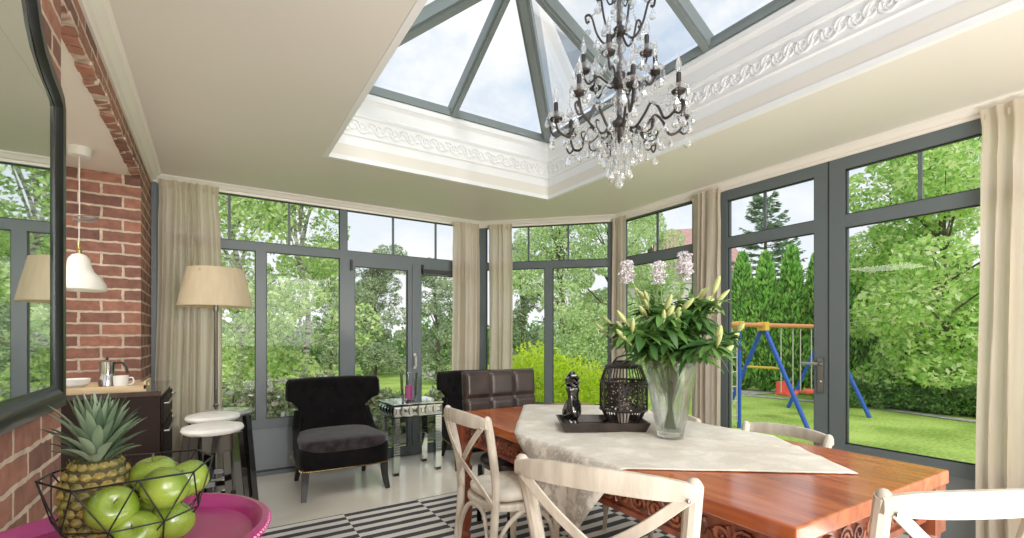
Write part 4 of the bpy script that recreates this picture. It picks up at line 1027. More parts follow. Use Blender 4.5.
# tray on counter
wt = thing('wooden_tray', 'pale wooden breakfast tray on the dark counter', 'tray', (-.62, 3.92, ZK2))
MB().box(-.26, .26, -.15, .15, 0, .01).box(-.26, .26, -.15, -.142, .01, .035).box(-.26, .26, .142, .15, .01, .035).build('tray_base', M['pale_wood'], wt, smooth=False)
for s in (-1, 1): MB().box(s * .254 - .006, s * .254 + .006, -.15, .15, .01, .02).box(s * .254 - .006, s * .254 + .006, -.15, -.05, .02, .06).box(s * .254 - .006, s * .254 + .006, .05, .15, .02, .06).box(s * .254 - .006, s * .254 + .006, -.05, .05, .045, .06).build('tray_handle', M['pale_wood'], wt, smooth=False)
mk = thing('moka_pot', 'polished steel coffee pot with black handle on the pale tray', 'coffee pot', (-.575, 3.95, ZK2 + .011), R(20))
MB().lathe([(.042, 0), (.045, .003), (.046, .07), (.036, .085), (.036, .09), (.042, .165), (.043, .17), (.03, .178), (.008, .185)], 24).build('body', M['chrome'], mk)
MB().ball((0, 0, .192), .009).build('lid_knob', M['black_lacquer'], mk)
MB().sweep(bez([(.04, 0, .158), (.075, 0, .16), (.095, 0, .13), (.105, 0, .09)], 5), [(-.008, -.007), (.008, -.007), (.008, .007), (-.008, .007)], up=(0, 0, 1)).build('handle', M['black_lacquer'], mk)
mg = thing('coffee_mug', 'white porcelain mug right of the coffee pot on the tray', 'mug', (-.50, 3.90, ZK2 + .011), R(0))
MB().lathe([(.028, 0), (.036, .004), (.04, .08), (.037, .08), (.033, .008), (.0, .007)], 24, caps=False).build('cup', M['porcelain'], mg)
MB().tube(bez([(.037, 0, .066), (.06, 0, .064), (.062, 0, .03), (.036, 0, .02)], 5), .0045, 6).build('handle', M['porcelain'], mg)
tag(MB().lathe([(.03, 0), (.04, .004), (.085, .04), (.092, .072), (.088, .072), (.08, .042), (.035, .009), (.0, .008)], 32, caps=False).build('bowl', M['porcelain'], loc=(-.73, 3.86, ZK2 + .011)), 'white shallow bowl at the left of the wooden tray', 'bowl')
pn = thing('pendant_lamp', 'white enamel dome pendant lamp hanging in front of the brick pier', 'pendant lamp', (-.69, 3.84, 0))
MB().lathe([(.128, 1.585), (.132, 1.59), (.129, 1.62), (.108, 1.665), (.072, 1.70), (.06, 1.73), (.052, 1.775), (.035, 1.80), (.012, 1.81), (.012, 1.806), (.033, 1.796), (.048, 1.772), (.056, 1.727), (.068, 1.695), (.104, 1.66), (.125, 1.616), (.128, 1.585)], 40, caps=False).build('shade', M['enamel'], pn)
MB().lathe([(.014, 1.80), (.014, 1.83), (.009, 1.835), (.009, 1.87), (.005, 1.88)], 14).build('socket', M['brass'], pn)
MB().tube([(0, 0, 1.87), (.002, 0, 2.1), (0, 0, ZK)], .003, 6).build('cord', M['white_plastic'], pn)
cl = MB()
for k in range(3):
    cl.tube([(.0 + .055 * cos(a * PI / 10) + .03, .02 * sin(a * PI / 10 + k), 2.02 + .018 * sin(a * PI / 10 * 1 + k * 1.3) + .006 * k) for a in range(20)], .0035, 6, closed=True)
cl.build('cord_coil', mat('grey_cord', S(120, 112, 108), .6, var=.1), pn)
MB().lathe([(.03, ZK - .055), (.055, ZK - .052), (.06, ZK)], 24).build('ceiling_rose', M['white_plastic'], pn)

# ------------------------------------------------------------------ floor lamp & bar stools
fl_ = thing('floor_lamp', 'floor lamp with cream drum shade in front of the left curtain', 'floor lamp', (.02, 4.50, 0))
MB().lathe([(.265, 1.545), (.20, 1.85), (.197, 1.85), (.262, 1.545)], 56, caps=False).build('lamp_shade', M['lamp_shade'], fl_)
MB().lathe([(.15, 0), (.15, .015), (.05, .03), (.012, .04)], 32).build('base', M['steel'], fl_)
MB().lathe([(.013, .03), (.013, 1.5), (.018, 1.51), (.018, 1.56)], 14).build('pole', M['steel'], fl_)
sf = MB().tube([(0, 0, 1.56), (0, 0, 1.80)], .004, 6)
for k in range(3): a = k * 2 * PI / 3; sf.tube([(0, 0, 1.80), (.224 * cos(a), .224 * sin(a), 1.82)], .003, 6)
sf.build('shade_carrier', M['steel'], fl_)
MB().ball((0, 0, 1.70), .03, 12, 8, (1, 1, 1.3)).build('bulb', mat('frosted_bulb', S(255, 240, 210), .4, var=.01, emit=5), fl_)
MB().lathe([(.014, .735), (.02, .74), (.02, .755), (.014, .76)], 14).build('collar', M['chrome'], fl_)
def stool(label, loc, rz, top):
    t = thing('bar_stool', label, 'bar stool', loc, rz, None)
    MB().lathe([(0, .755), (.138, .755), (.152, .765), (.156, .775), (.149, .79), (.12, .797), (0, .80)], 44, caps=False).build('seat', top, t)
    MB().lathe([(.150, .655), (.155, .66), (.155, .755), (.150, .756)], 4, M=Matrix.Rotation(PI / 4, 4, 'Z')).build('seat_frame', M['black_lacquer'], t, smooth=False)
    for k in range(4):
        a = PI / 4 + k * PI / 2; c, s = cos(a), sin(a)
        MB().sweep([(c * .135, s * .135, .755), (c * .21, s * .21, 0)], [(-.024, -.024), (.024, -.024), (.024, .024), (-.024, .024)], up=(c, s, 0)).build('leg', M['black_lacquer'], t, bevel=.003, smooth=False)
    for k in range(4):
        a = PI / 4 + k * PI / 2; b = a + PI / 2; z = .30 + .05 * (k % 2); r = .135 + .075 * (.755 - z) / .755
        MB().sweep([(cos(a) * r, sin(a) * r, z), (cos(b) * r, sin(b) * r, z)], [(-.011, -.017), (.011, -.017), (.011, .017), (-.011, .017)]).build('footrest', M['black_lacquer'], t, smooth=False)
    return t
s1 = stool('nearest black bar stool with round white seat left of the armchair', (.0, 3.20, 0), R(12), M['marble'])
dup(s1, (-.0, 3.66, 0), R(4), 'second black bar stool with round white seat, behind the nearest one')
stool('farthest bar stool with glossy dark-rimmed seat in front of the lamp pole', (.10, 4.04, 0), R(0), mat('mirror_seat', S(190, 190, 186), .1, .7, var=.1)).scale = (1.05, 1.05, .965)

# ------------------------------------------------------------------ chandelier
CX, CY = 1.765, 1.745
cd = thing('chandelier', 'wrought-iron crystal chandelier hanging from the glass roof lantern', 'chandelier', (CX, CY, 2.385))
chn = MB(); z = .80
while z < 1.40:
    k = int(round(z / .035)) % 2; chn.tube([((.011 * cos(a * PI / 5)) * (1 - k), (.011 * cos(a * PI / 5)) * k, z + .02 * sin(a * PI / 5)) for a in range(10)], .003, 5, closed=True); z += .033
chn.build('chain', M['black_iron'], cd)
MB().lathe([(.003, -.09), (.012, -.075), (.006, -.06), (.028, -.045), (.045, -.02), (.048, .0), (.04, .02), (.02, .035), (.012, .05), (.012, .19), (.03, .2), (.036, .235), (.03, .27), (.012, .28), (.010, .46), (.026, .47), (.03, .5), (.014, .52), (.009, .6), (.009, .74), (.02, .75), (.004, .8)], 18).build('stem', M['black_iron'], cd)
for pr_ in ([(.013, .055), (.036, .08), (.022, .11), (.042, .14), (.014, .185)], [(.012, .285), (.04, .32), (.018, .36), (.036, .4), (.012, .455)], [(.01, .53), (.036, .56), (.014, .59), (.03, .64), (.01, .70)]):
    MB().lathe(pr_, 14).build('glass_stem', M['crystal'], cd)
DROP = None
def drop_mesh(L_=.05, r=.011):
    m = MB(); m.lathe([(.0006, 0), (.0008, -.012), (r * .35, -.018), (r, -L_ * .72), (r * .75, -L_ * .9), (.0004, -L_)], 6)
    m.ball((0, 0, -.006), .0045, 6, 4); return m
proto = drop_mesh(.056, .0135).build('crystal_drop', M['crystal'], cd, smooth=False); dmesh = proto.data
C.objects.unlink(proto); bpy.data.objects.remove(proto)
bigm = drop_mesh(.068, .02).build('crystal_drop', M['crystal'], cd, smooth=False); bmesh_ = bigm.data; C.objects.unlink(bigm); bpy.data.objects.remove(bigm)
ndrop = [0]
extra = MB()
def drop(p, big=False, s=1, par=None):
    if ndrop[0] < 98:
        o = bpy.data.objects.new('crystal_drop', bmesh_ if big else dmesh); C.objects.link(o); o.parent = cd; o.location = p; o.scale = (s, s, s); o.rotation_euler.z = random.uniform(0, 3); ndrop[0] += 1
    else:
        d = drop_mesh(.062 * s, .016 * s) if big else drop_mesh(.05 * s, .011 * s); extra.add([Vector(v) + Vector(p) for v in d.v], d.f)
beads = MB()
def string(a, b, sag, n, r=.0055):
    a = Vector(a); b = Vector(b)
    for i in range(n + 1):
        t = i / n; p = a.lerp(b, t) - Vector((0, 0, sag * 4 * t * (1 - t))); beads.ball(p, r, 6, 4)
def arm(a, R1, z_end, z0, low, r0=.03, rad=.0068):
    d = Vector((cos(a), sin(a), 0)); V = lambda r, z: d * r + Vector((0, 0, z))
    am_ = MB()
    if low:
        pts = [V(r0, z0), V(R1 * .28, z0 - .035), V(R1 * .45, z0 + .012), V(R1 * .56, z0 + .055), V(R1 * .68, z0 + .02), V(R1 * .78, z0 - .045), V(R1 * .93, z0 - .03), V(R1, z_end - .02), V(R1, z_end)]
        am_.tube(bez(pts, 5), rad, 7)
        am_.tube(bez([V(R1 * .93, z0 - .03), V(R1 * 1.02, z0 - .045), V(R1 * 1.09, z0 - .01), V(R1 * 1.04, z0 + .012), V(R1 * 1.02, z0 - .008)], 4), rad * .8, 6)
        am_.tube(bez([V(R1 * .3, z0 - .03), V(R1 * .42, z0 - .075), V(R1 * .56, z0 - .07), V(R1 * .6, z0 - .03), V(R1 * .53, z0 - .025)], 4), rad * .6, 6)
    else:
        pts = [V(r0, z0), V(R1 * .35, z0 + .0), V(R1 * .6, z0 + .03), V(R1 * .85, z0 - .01), V(R1, z_end - .015), V(R1, z_end)]
        am_.tube(bez(pts, 5), rad * .8, 7)
    o = am_.build('candle_arm', M['black_iron'], cd)
    c = V(R1, z_end)
    MB().lathe([(.004, -.01), (.014, -.004), (.03, .004), (.034, .012), (.014, .008), (.010, .012)], 14, c).build('drip_cup', M['black_iron'], o)
    MB().lathe([(.012, .012), (.03, .014), (.042, .022), (.047, .032), (.044, .033), (.028, .019), (.012, .016)], 12, c, fx=lambda q, z: 1 + .08 * cos(6 * q)).build('bobeche', M['crystal'], o)
    MB().lathe([(.0115, .012), (.0115, .095), (.009, .098)], 12, c).build('candle_sleeve', M['black_iron'], o)
    MB().lathe([(.006, .097), (.013, .110), (.0155, .128), (.010, .152), (.0015, .185)], 12, c).build('bulb', M['crystal'], o)
    for q in range(5):
        b = a + q * 2 * PI / 5; p = c + Vector((.047 * cos(b), .047 * sin(b), .024)); L_ = (0, .03, .0, .025, .05)[q]
        if L_: string(p, p - Vector((0, 0, L_)), 0, max(1, int(L_ / .011)), .004)
        drop(p - Vector((0, 0, L_)), q == 4, 1)
    return V
for k in range(8):
    a = 2 * PI * k / 8 + .18; V = arm(a, .325, .045 if k % 2 == 0 else .03, -.0, True)
for k in range(6):
    a = 2 * PI * k / 6 + .5; V = arm(a, .185, .27, .225, False)
# iron scroll tier above
for k in range(6):
    a = 2 * PI * k / 6 + .1; d = Vector((cos(a), sin(a), 0)); V = lambda r, z: d * r + Vector((0, 0, z))
    MB().tube(bez([V(.02, .48), V(.07, .44), V(.115, .50), V(.145, .60), V(.175, .61), V(.17, .575), V(.155, .58)], 5), .006, 6).build('scroll_arm', M['black_iron'], cd)
    drop(V(.165, .575), True); string(V(.165, .59), V(.03, .76), .03, 14); drop(V(.115, .49), True, 1.1)
    MB().tube(bez([V(.012, .66), V(.05, .64), V(.075, .70), V(.09, .735), V(.105, .71)], 4), .0045, 6).build('scroll_arm', M['black_iron'], cd)
    drop(V(.1, .705), False, 1.1); string(V(.10, .71), V(.145, .60), .03, 8)
# bead basket and pendants under the hub
for k in range(12):
    a = 2 * PI * k / 12; d = Vector((cos(a), sin(a), 0))
    string(d * .17 + Vector((0, 0, -.02)), d * .045 + Vector((0, 0, -.03)), .075, 13); string(d * .10 + Vector((0, 0, -.05)), d * .10 + Vector((0, 0, -.12)), 0, 6)
    drop(d * .10 + Vector((0, 0, -.125)), True, 1.0)
    if k % 2: drop(d * .17 + Vector((0, 0, -.03)), True, 1.05); string(d * .055 + Vector((0, 0, -.06)), d * .055 + Vector((0, 0, -.20)), 0, 12); drop(d * .055 + Vector((0, 0, -.205)), True, 1.1)
    else: string(d * .14 + Vector((0, 0, -.02)), d * .14 + Vector((0, 0, -.08)), 0, 5); drop(d * .14 + Vector((0, 0, -.085)), True, 1)
string((0, 0, -.09), (0, 0, -.23), 0, 12); drop((0, 0, -.235), True, 1.4)
for k in range(8):
    a = 2 * PI * k / 8 + .18; d = Vector((cos(a), sin(a), 0)); a2 = a + PI / 4; d2 = Vector((cos(a2), sin(a2), 0))
    string(d * .32 + Vector((0, 0, .05)), d2 * .32 + Vector((0, 0, .05)), .07, 20); string(d * .32 + Vector((0, 0, .06)), d * .03 + Vector((0, 0, .27)), .06, 24)
    drop(d * .345 + Vector((0, 0, -.05)), True, 1.1); drop(d * .2 + Vector((0, 0, -.05)), False, 1.2); drop(d * .26 + Vector((0, 0, -.06)), True, .9)
for k in range(6):
    a = 2 * PI * k / 6 + .5; d = Vector((cos(a), sin(a), 0)); string(d * .185 + Vector((0, 0, .29)), d * .03 + Vector((0, 0, .5)), .04, 16)
beads.build('bead_garland', M['crystal'], cd)['kind'] = 'stuff'
if extra.v: extra.build('crystal_drop_cluster', M['crystal'], cd, smooth=False)['kind'] = 'stuff'

# ------------------------------------------------------------------ GARDEN
lw = MB().quad((-60, -40, GR), (70, -40, GR), (70, 80, GR), (-60, 80, GR)).build('lawn', M['lawn'], smooth=False); struct(lw)
def leaves(m, n, sampler, size, rnd, droop=0, asp=.6):
    n = int(n * 1.35)
    for _ in range(n):
        p, nrm = sampler(rnd); s = size * 1.3 * rnd.uniform(.6, 1.3)
        q = Vector((rnd.gauss(0, 1), rnd.gauss(0, 1), rnd.gauss(0, 1) * .8 - droop)).normalized()
        if nrm is not None: q = (q + nrm * .6).normalized()
        sd = q.cross(Vector((rnd.gauss(0, 1), rnd.gauss(0, 1), rnd.gauss(0, 1)))).normalized()
        a = p + q * s * .5; b = p - q * s * .5
        o = len(m.v); m.v += [tuple(b), tuple(p + sd * s * asp * .5), tuple(a), tuple(p - sd * s * asp * .5)]; m.f.append((o, o + 1, o + 2, o + 3))
def blob_sampler(blobs):
    def f(r):
        c, rad = blobs[r.randrange(len(blobs))]
        while True:
            v = Vector((r.uniform(-1, 1), r.uniform(-1, 1), r.uniform(-1, 1)))
            if .02 < v.length < 1: break
        v = v.normalized() * (v.length ** .45)
        return Vector(c) + Vector((v.x * rad[0], v.y * rad[1], v.z * rad[2])), v.normalized()
    return f
def tree(name, label, cat, x, y, h, w, n, size, lm, bark, seed, nb=26, low=.25, group=None, lean=0, droop=0, trunk=.07, asp=.6):
    r = random.Random(seed); t = thing(name, label, cat, (x, y, GR), 0, group)
    tr = MB(); tr.tube(bez([(0, 0, -.05), (.05 * w, .02, h * .35), (-.03 * w, .03, h * .65), (lean, 0, h * .95)], 5), [trunk * (1 - .9 * i / 15) for i in range(16)], 8)
    blobs = []
    for k in range(nb):
        z = h * (low + (.97 - low) * (k + .5) / nb); rr = w * .5 * (sin(PI * min(.98, (z / h - low) / (1 - low) * .82 + .14)) ** .7); a = r.uniform(0, 2 * PI); q = rr * r.uniform(.2, 1)
        c = (q * cos(a), q * sin(a), z + r.uniform(-.1, .1) * h * .3); blobs.append((c, (w * r.uniform(.12, .2), w * r.uniform(.12, .2), h * r.uniform(.05, .09))))
        tr.tube(bez([(0, 0, z * .75), (c[0] * .5, c[1] * .5, z * .9), c], 3), [trunk * .35 * (1 - .13 * i) for i in range(7)], 5)
    tr.build('trunk', bark, t); m = MB(); leaves(m, n, blob_sampler(blobs), size, r, droop, asp)
    m.build('foliage', lm, t, smooth=False); return t
def shrub(name, label, cat, x, y, h, w, n, size, lm, seed, d=None, group=None, flowers=None, asp=.6, nb=14):
    r = random.Random(seed); t = thing(name, label, cat, (x, y, GR), 0, group); d = d or w; blobs = []
    for k in range(nb):
        u, v = r.uniform(-.5, .5), r.uniform(-.5, .5); hz = h * (1 - 1.3 * (u * u + v * v)); blobs.append(((u * w * .75, v * d * .75, hz * r.uniform(.45, .62)), (w * .2, d * .2, hz * .42)))
    blobs += [((r.uniform(-.35, .35) * w, r.uniform(-.35, .35) * d, h * .2), (w * .25, d * .25, h * .25)) for _ in range(5)]
    st_ = MB()
    for k in range(6): a = k; st_.tube([(0, 0, -.03), (.2 * w * cos(a), .2 * d * sin(a), h * .6)], .012, 5)
    st_.build('stem', M['bark'], t); m = MB(); leaves(m, n, blob_sampler(blobs), size, r, 0, asp); m.build('foliage', lm, t, smooth=False)
    if flowers:
        f = MB(); leaves(f, flowers[1], blob_sampler([(c, (a * 1.08, b * 1.08, c_ * 1.1)) for c, (a, b, c_) in blobs[:nb]]), size * 1.2, r, 0, .9); f.build('blossoms', flowers[0], t, smooth=False)
    return t
def thuja(x, y, h, w, seed, label):
    r = random.Random(seed); t = thing('thuja', label, 'conifer', (x, y, GR), 0, 'thujas in the screen row')
    MB().tube([(0, 0, -.05), (0, 0, h * .9)], [.05, .01], 6).build('trunk', M['bark'], t)
    m = MB(); core = MB()
    prof = lambda u: w * .5 * min(1, (u / .1) ** .5 if u > 0 else 0) * (1 - max(0, u - .25) / .75) ** .6
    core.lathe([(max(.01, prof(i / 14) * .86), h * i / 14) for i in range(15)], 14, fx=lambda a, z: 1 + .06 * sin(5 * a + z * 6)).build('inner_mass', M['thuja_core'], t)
    for _ in range(3300):
        u = r.random() ** 1.15; a = r.uniform(0, 2 * PI); rr = prof(u) * r.uniform(.85, 1.06) * (1 + .07 * sin(4 * a + u * 18 + seed)); p = Vector((rr * cos(a), rr * sin(a), u * h)); s = r.uniform(.09, .17)
        q = Vector((cos(a) * .55 + r.gauss(0, .2), sin(a) * .55 + r.gauss(0, .2), 1)).normalized(); sd = q.cross(Vector((r.gauss(0, 1), r.gauss(0, 1), .1))).normalized()
        o = len(m.v); m.v += [tuple(p), tuple(p + q * s * .5 + sd * s * .22), tuple(p + q * s), tuple(p + q * s * .5 - sd * s * .22)]; m.f.append((o, o + 1, o + 2, o + 3))
    m.build('foliage', M['leaf_thuja'], t, smooth=False); return t
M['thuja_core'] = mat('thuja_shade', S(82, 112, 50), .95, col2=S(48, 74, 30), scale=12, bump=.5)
# garden survey: bearing in degrees clockwise from +Y and distance in metres from the room's south-west end
def polar(b, d): return (d * sin(math.radians(b)), d * cos(math.radians(b)))
# birches through the left windows
x, y = polar(1.9, 9.52); tree('birch_tree', 'light green birch seen through the leftmost window beside the lamp', 'tree', x, y, 5.6, 3.2, 10000, .07, M['leaf_birch'], M['birch_bark'], 1, 30, .12, 'birch trees in the garden')
x, y = polar(8.2, 10.09); tree('birch_tree', 'light green birch behind the armchair window, hanging over the flower bed', 'tree', x, y, 5.4, 3.0, 10000, .07, M['leaf_birch'], M['birch_bark'], 2, 30, .1, 'birch trees in the garden')
x, y = polar(16.2, 17.71); tree('pine_tree', 'grey-green pine seen through the glass of the back door', 'tree', x, y, 4.6, 3.3, 14000, .12, M['leaf_pine'], M['bark'], 3, 36, .04, 'pines on the lawn', asp=.25)
x, y = polar(11.3, 21.45); tree('pine_tree', 'distant pine between the birch and the back door', 'tree', x, y, 5.2, 3.0, 5000, .15, M['leaf_pine'], M['bark'], 4, 30, .04, 'pines on the lawn', asp=.25)
x, y = polar(23.3, 14.18); tree('pine_tree', 'young blue-green pine beside the curtain, through the right door leaf', 'tree', x, y, 3.7, 1.7, 5000, .11, M['leaf_pine'], M['bark'], 5, 26, .06, 'pines on the lawn', asp=.25)
x, y = polar(33.7, 15); tree('pine_tree', 'narrow dark pine at the left side of the diagonal window', 'tree', x, y, 4.6, 1.3, 4500, .12, M['leaf_pine'], M['bark'], 6, 26, .1, 'pines on the lawn', asp=.25)
x, y = polar(38.3, 11.06); tree('willow_tree', 'pale green willow filling the diagonal corner window', 'tree', x, y, 5.3, 3.0, 24000, .052, M['leaf_willow'], M['bark'], 7, 34, .05, 'willows by the house', droop=.8)
x, y = polar(44.5, 11.76); tree('willow_tree', 'pale green willow between the diagonal window and the far curtain', 'tree', x, y, 5.2, 2.8, 20000, .052, M['leaf_willow'], M['bark'], 8, 34, .05, 'willows by the house', droop=.8)
x, y = polar(49, 13.04); tree('willow_tree', 'pale green willow behind the lilies, in front of the tiled roof', 'tree', x, y, 5.6, 2.0, 12000, .055, M['leaf_willow'], M['bark'], 9, 26, .05, 'willows by the house', droop=.6)
x, y = polar(35.9, 7.01); shrub('yellow_shrub', 'bright yellow-green rounded shrub outside the diagonal window', 'shrub', x, y, 1.32, 2.3, 16000, .045, M['leaf_yellow'], 11, nb=30)
# flower bed shrubs close to the glass
for i, (be, d, h, w, lb) in enumerate(((1.3, 7.36, 1.05, 1.1, 'shrub under the leftmost window beside the lamp pole'), (4.5, 7.36, 1.0, 1.0, 'grey-green shrub in the bed behind the bar stools'), (7.8, 7.26, .98, 1.1, 'shrub with pinkish new leaves outside, left of the armchair'), (11.3, 7.29, .95, 1.1, 'shrub outside directly behind the armchair back'), (14.8, 7.24, .78, 1.0, 'low shrub outside the left edge of the back door'), (18.1, 7.22, .72, 1.0, 'low shrub outside the back door behind the candle'), (23.5, 7.29, .62, .9, 'low shrub outside the right door leaf beside the curtain'))):
    x, y = polar(be, d); shrub('garden_shrub', lb, 'shrub', x, y, h, w, 2600, .055, M['leaf_shrub'], 20 + i, group='shrubs in the flower bed', flowers=(M['petal'], 40))
tag(MB().prism([(-1.0, 5.7), (4.2, 6.0), (3.6, 7.2), (-.5, 7.0)], GR, GR + .02).build('flower_bed_soil', M['soil'], smooth=False), None, None, kind='structure')
# far hedge row
for i in range(13):
    x, y = polar(*[(-2.0, 30.3), (0.9, 29.35), (3.9, 28.47), (7.1, 27.67), (10.4, 26.97), (14.0, 26.36), (17.7, 25.86), (21.5, 25.46), (25.4, 25.19), (29.4, 25.04), (33.4, 25.0), (37.4, 25.09), (41.4, 25.31)][i]); shrub('hedge_bush', 'dark green bush in the hedge across the far lawn', 'hedge', x, y, 2.1 + .4 * (i % 3), 3.0, 2400, .16, M['leaf_hedge'], 40 + i, group='bushes in the far hedge')
# gravel path on the lawn and garden lamp
def path(pts, w):
    m = MB(); pts = bez([(*p, 0) for p in pts], 8); vs = []
    for i, p in enumerate(pts):
        T_ = (pts[min(i + 1, len(pts) - 1)] - pts[max(i - 1, 0)]).normalized(); n_ = Vector((-T_.y, T_.x, 0)); vs += [(p.x + n_.x * w, p.y + n_.y * w, GR + .012), (p.x - n_.x * w, p.y - n_.y * w, GR + .012)]
    return m.add(vs, [(2 * i, 2 * i + 1, 2 * i + 3, 2 * i + 2) for i in range(len(pts) - 1)])
struct(path([polar(21.2, 21.42), polar(22.8, 17.24), polar(25.5, 13.6), polar(31, 11)], .28).build('garden_path', M['stone'], smooth=False))
struct(path([polar(54.3, 12.49), polar(58.3, 12.45), polar(64, 12.08), polar(68.2, 11.82), polar(72.7, 11.27), polar(77, 10.81), polar(80.8, 10.83)], .14).build('stone_edging', M['stone'], smooth=False))
struct(path([polar(47.7, 13.06), polar(53.2, 13.47), polar(57.8, 13.5), polar(60.8, 12.95)], .5).build('gravel_patch', M['stone'], smooth=False))
x, y = polar(15.9, 20.87); gl = thing('garden_lamp', 'small dark garden lamp post on the far lawn', 'garden lamp', (x, y, GR))
MB().lathe([(.04, 0), (.04, .6), (.03, .62)], 10).build('post', M['black_wire'], gl); MB().lathe([(.08, .62), (.11, .85), (.16, .88), (.02, 1.02)], 10).build('lantern_head', M['steel'], gl)
# house roof to the far right
hx_, hy_ = polar(51.5, 27.0); hs = thing('neighbour_house', 'neighbouring house with pink clay tile roof above the trees', 'house', (hx_, hy_, GR), R(-30))
MB().box(-1.7, 2.2, -3, 3, 0, 4.6).build('wall', M['housewall'], hs, smooth=False)
MB().add([(-2.0, -3.4, 4.5), (2.5, -3.4, 4.5), (2.5, 3.4, 4.5), (-2.0, 3.4, 4.5), (-.4, 0, 7.2), (2.5, 0, 7.4)], [(0, 1, 5, 4), (2, 3, 4, 5), (3, 0, 4), (1, 2, 5)]).build('roof', M['roof'], hs, smooth=False)
for k in range(2): MB().box(-1.4 + k * 1.8, -.5 + k * 1.8, -3.03, -2.97, 1.4, 2.8).build('window_frame', M['frame'], hs, smooth=False)
# thujas
for i, (be, d, h) in enumerate(((54.3, 14.11, 3.3), (56.5, 13.91, 3.5), (58.6, 13.82, 3.55), (60.8, 13.64, 3.5), (63.2, 13.5, 3.6), (65.5, 13.6, 3.4), (67.9, 13.74, 3.4), (69.8, 13.83, 3.35), (71.5, 13.9, 3.3), (73.8, 13.98, 3.2), (76.1, 13.95, 3.2), (78.2, 14.2, 3.2), (80.8, 14.59, 3.2))):
    x, y = polar(be, d); thuja(x, y, h, .82, 60 + i, 'tall narrow green thuja in the screen row behind the swing set')
x, y = polar(60.8, 19.31); t = thing('spruce_tree', 'tall spruce with layered branches rising above the thuja row', 'tree', (x, y, GR))
MB().tube([(0, 0, -.05), (0, 0, 6.6)], [.14, .02], 8).build('trunk', M['bark'], t); m = MB(); rs = random.Random(2)
for k in range(22):
    z = 1.2 + k * .245; RR = 2.1 * (1 - (z - 1.2) / 5.8) + .12
    for q in range(7):
        a = rs.uniform(0, 2 * PI); pts = [Vector((RR * u * cos(a), RR * u * sin(a), z + .28 * u * u - .02)) for u in (0, .3, .6, 1)]
        m.tube(pts, .012, 4)
        for s_ in range(26):
            u = rs.uniform(.15, 1); p = Vector((RR * u * cos(a), RR * u * sin(a), z + .28 * u * u)); b = a + rs.choice((-1, 1)) * rs.uniform(.5, 1.0); Ls = .28 * (1.15 - u) + .12
            e = p + Vector((cos(b) * Ls, sin(b) * Ls, rs.uniform(-.08, .04))); w = Vector((0, 0, .03)); o = len(m.v)
            sdv = (e - p).cross(Vector((0, 0, 1))).normalized() * .035
            m.v += [tuple(p + w), tuple(p.lerp(e, .5) + sdv), tuple(e), tuple(p.lerp(e, .5) - sdv - w)]; m.f.append((o, o + 1, o + 2, o + 3))
m.build('foliage', M['leaf_spruce'], t, smooth=False)
# big leafy tree at right and low hedge
x, y = polar(75.1, 11.69); tree('maple_tree', 'bright leafy green tree filling the right-hand window', 'tree', x, y, 5.6, 3.6, 20000, .085, M['leaf_maple'], M['bark'], 31, 46, .10, droop=.3, asp=.55)
for i in range(7):
    x, y = polar(*[(67.8, 11.89), (70.1, 11.85), (72.4, 11.81), (74.4, 11.76), (76.4, 11.69), (78.2, 11.61), (80.0, 11.52)][i]); shrub('low_hedge_bush', 'low dark clipped hedge bush along the lawn edge', 'hedge', x, y, .62, .95, 2200, .05, M['leaf_hedge'], 80 + i, group='bushes in the low hedge')

# swing set
sw = thing('swing_set', 'blue and yellow garden swing frame with wooden top beam on the lawn', 'swing set', (7.45, 4.2, GR))
SH = 1.58
MB().tube([(-.9, 0, SH), (2.35, 0, SH)], .036, 10).build('top_beam', M['orange'], sw)
for X_ in (0, 2.08):
    for s in (-1, 1): MB().tube([(X_, 0, SH), (X_, s * .68, 0)], .033, 10).build('leg', M['blue'], sw)
    MB().tube([(X_, -.29, .9), (X_, .29, .9)], .02, 8).build('crossbar', M['yellow'], sw)
    MB().box(X_ - .06, X_ + .06, -.07, .07, SH - .09, SH + .05).build('bracket', M['yellow'], sw, bevel=.01, smooth=False)
MB().tube([(-.66, 0, SH), (-.66, .0, 0)], .03, 10).build('leg', M['blue'], sw)
MB().box(-.71, -.61, -.06, .06, SH - .07, SH + .05).build('bracket', M['yellow'], sw, bevel=.01, smooth=False)
nt = MB()
for X_ in (-.85, -.72): nt.tube([(X_, 0, SH), (X_, 0, .1)], .01, 5)
for k in range(6): nt.tube([(-.85, 0, .2 + k * .22), (-.72, 0, .2 + k * .22)], .01, 5)
nt.build('rope_ladder', M['rope'], sw)
for i, X_ in enumerate((.72, 1.35)):
    g = thing('swing', ('red plastic swing seat with high back, nearer the ladder end', 'flat red swing seat hanging nearer the far frame')[i], 'swing', (7.45 + X_, 4.2, GR + .42))
    MB().sweep([(-.2, 0, .03), (-.12, 0, 0), (.12, 0, 0), (.2, 0, .03)], [(-.09, -.015), (.09, -.015), (.09, .015), (-.09, .015)]).build('seat', M['red'], g, smooth=False)
    for s in (-1, 1): MB().tube([(s * .19, 0, .03), (s * .19, 0, SH - .42 - .04)], .009, 6).build('rope', M['rope'], g)
    if i == 0: MB().box(-.19, .19, .07, .09, .0, .22).build('backrest', M['red'], g, bevel=.02, smooth=False)

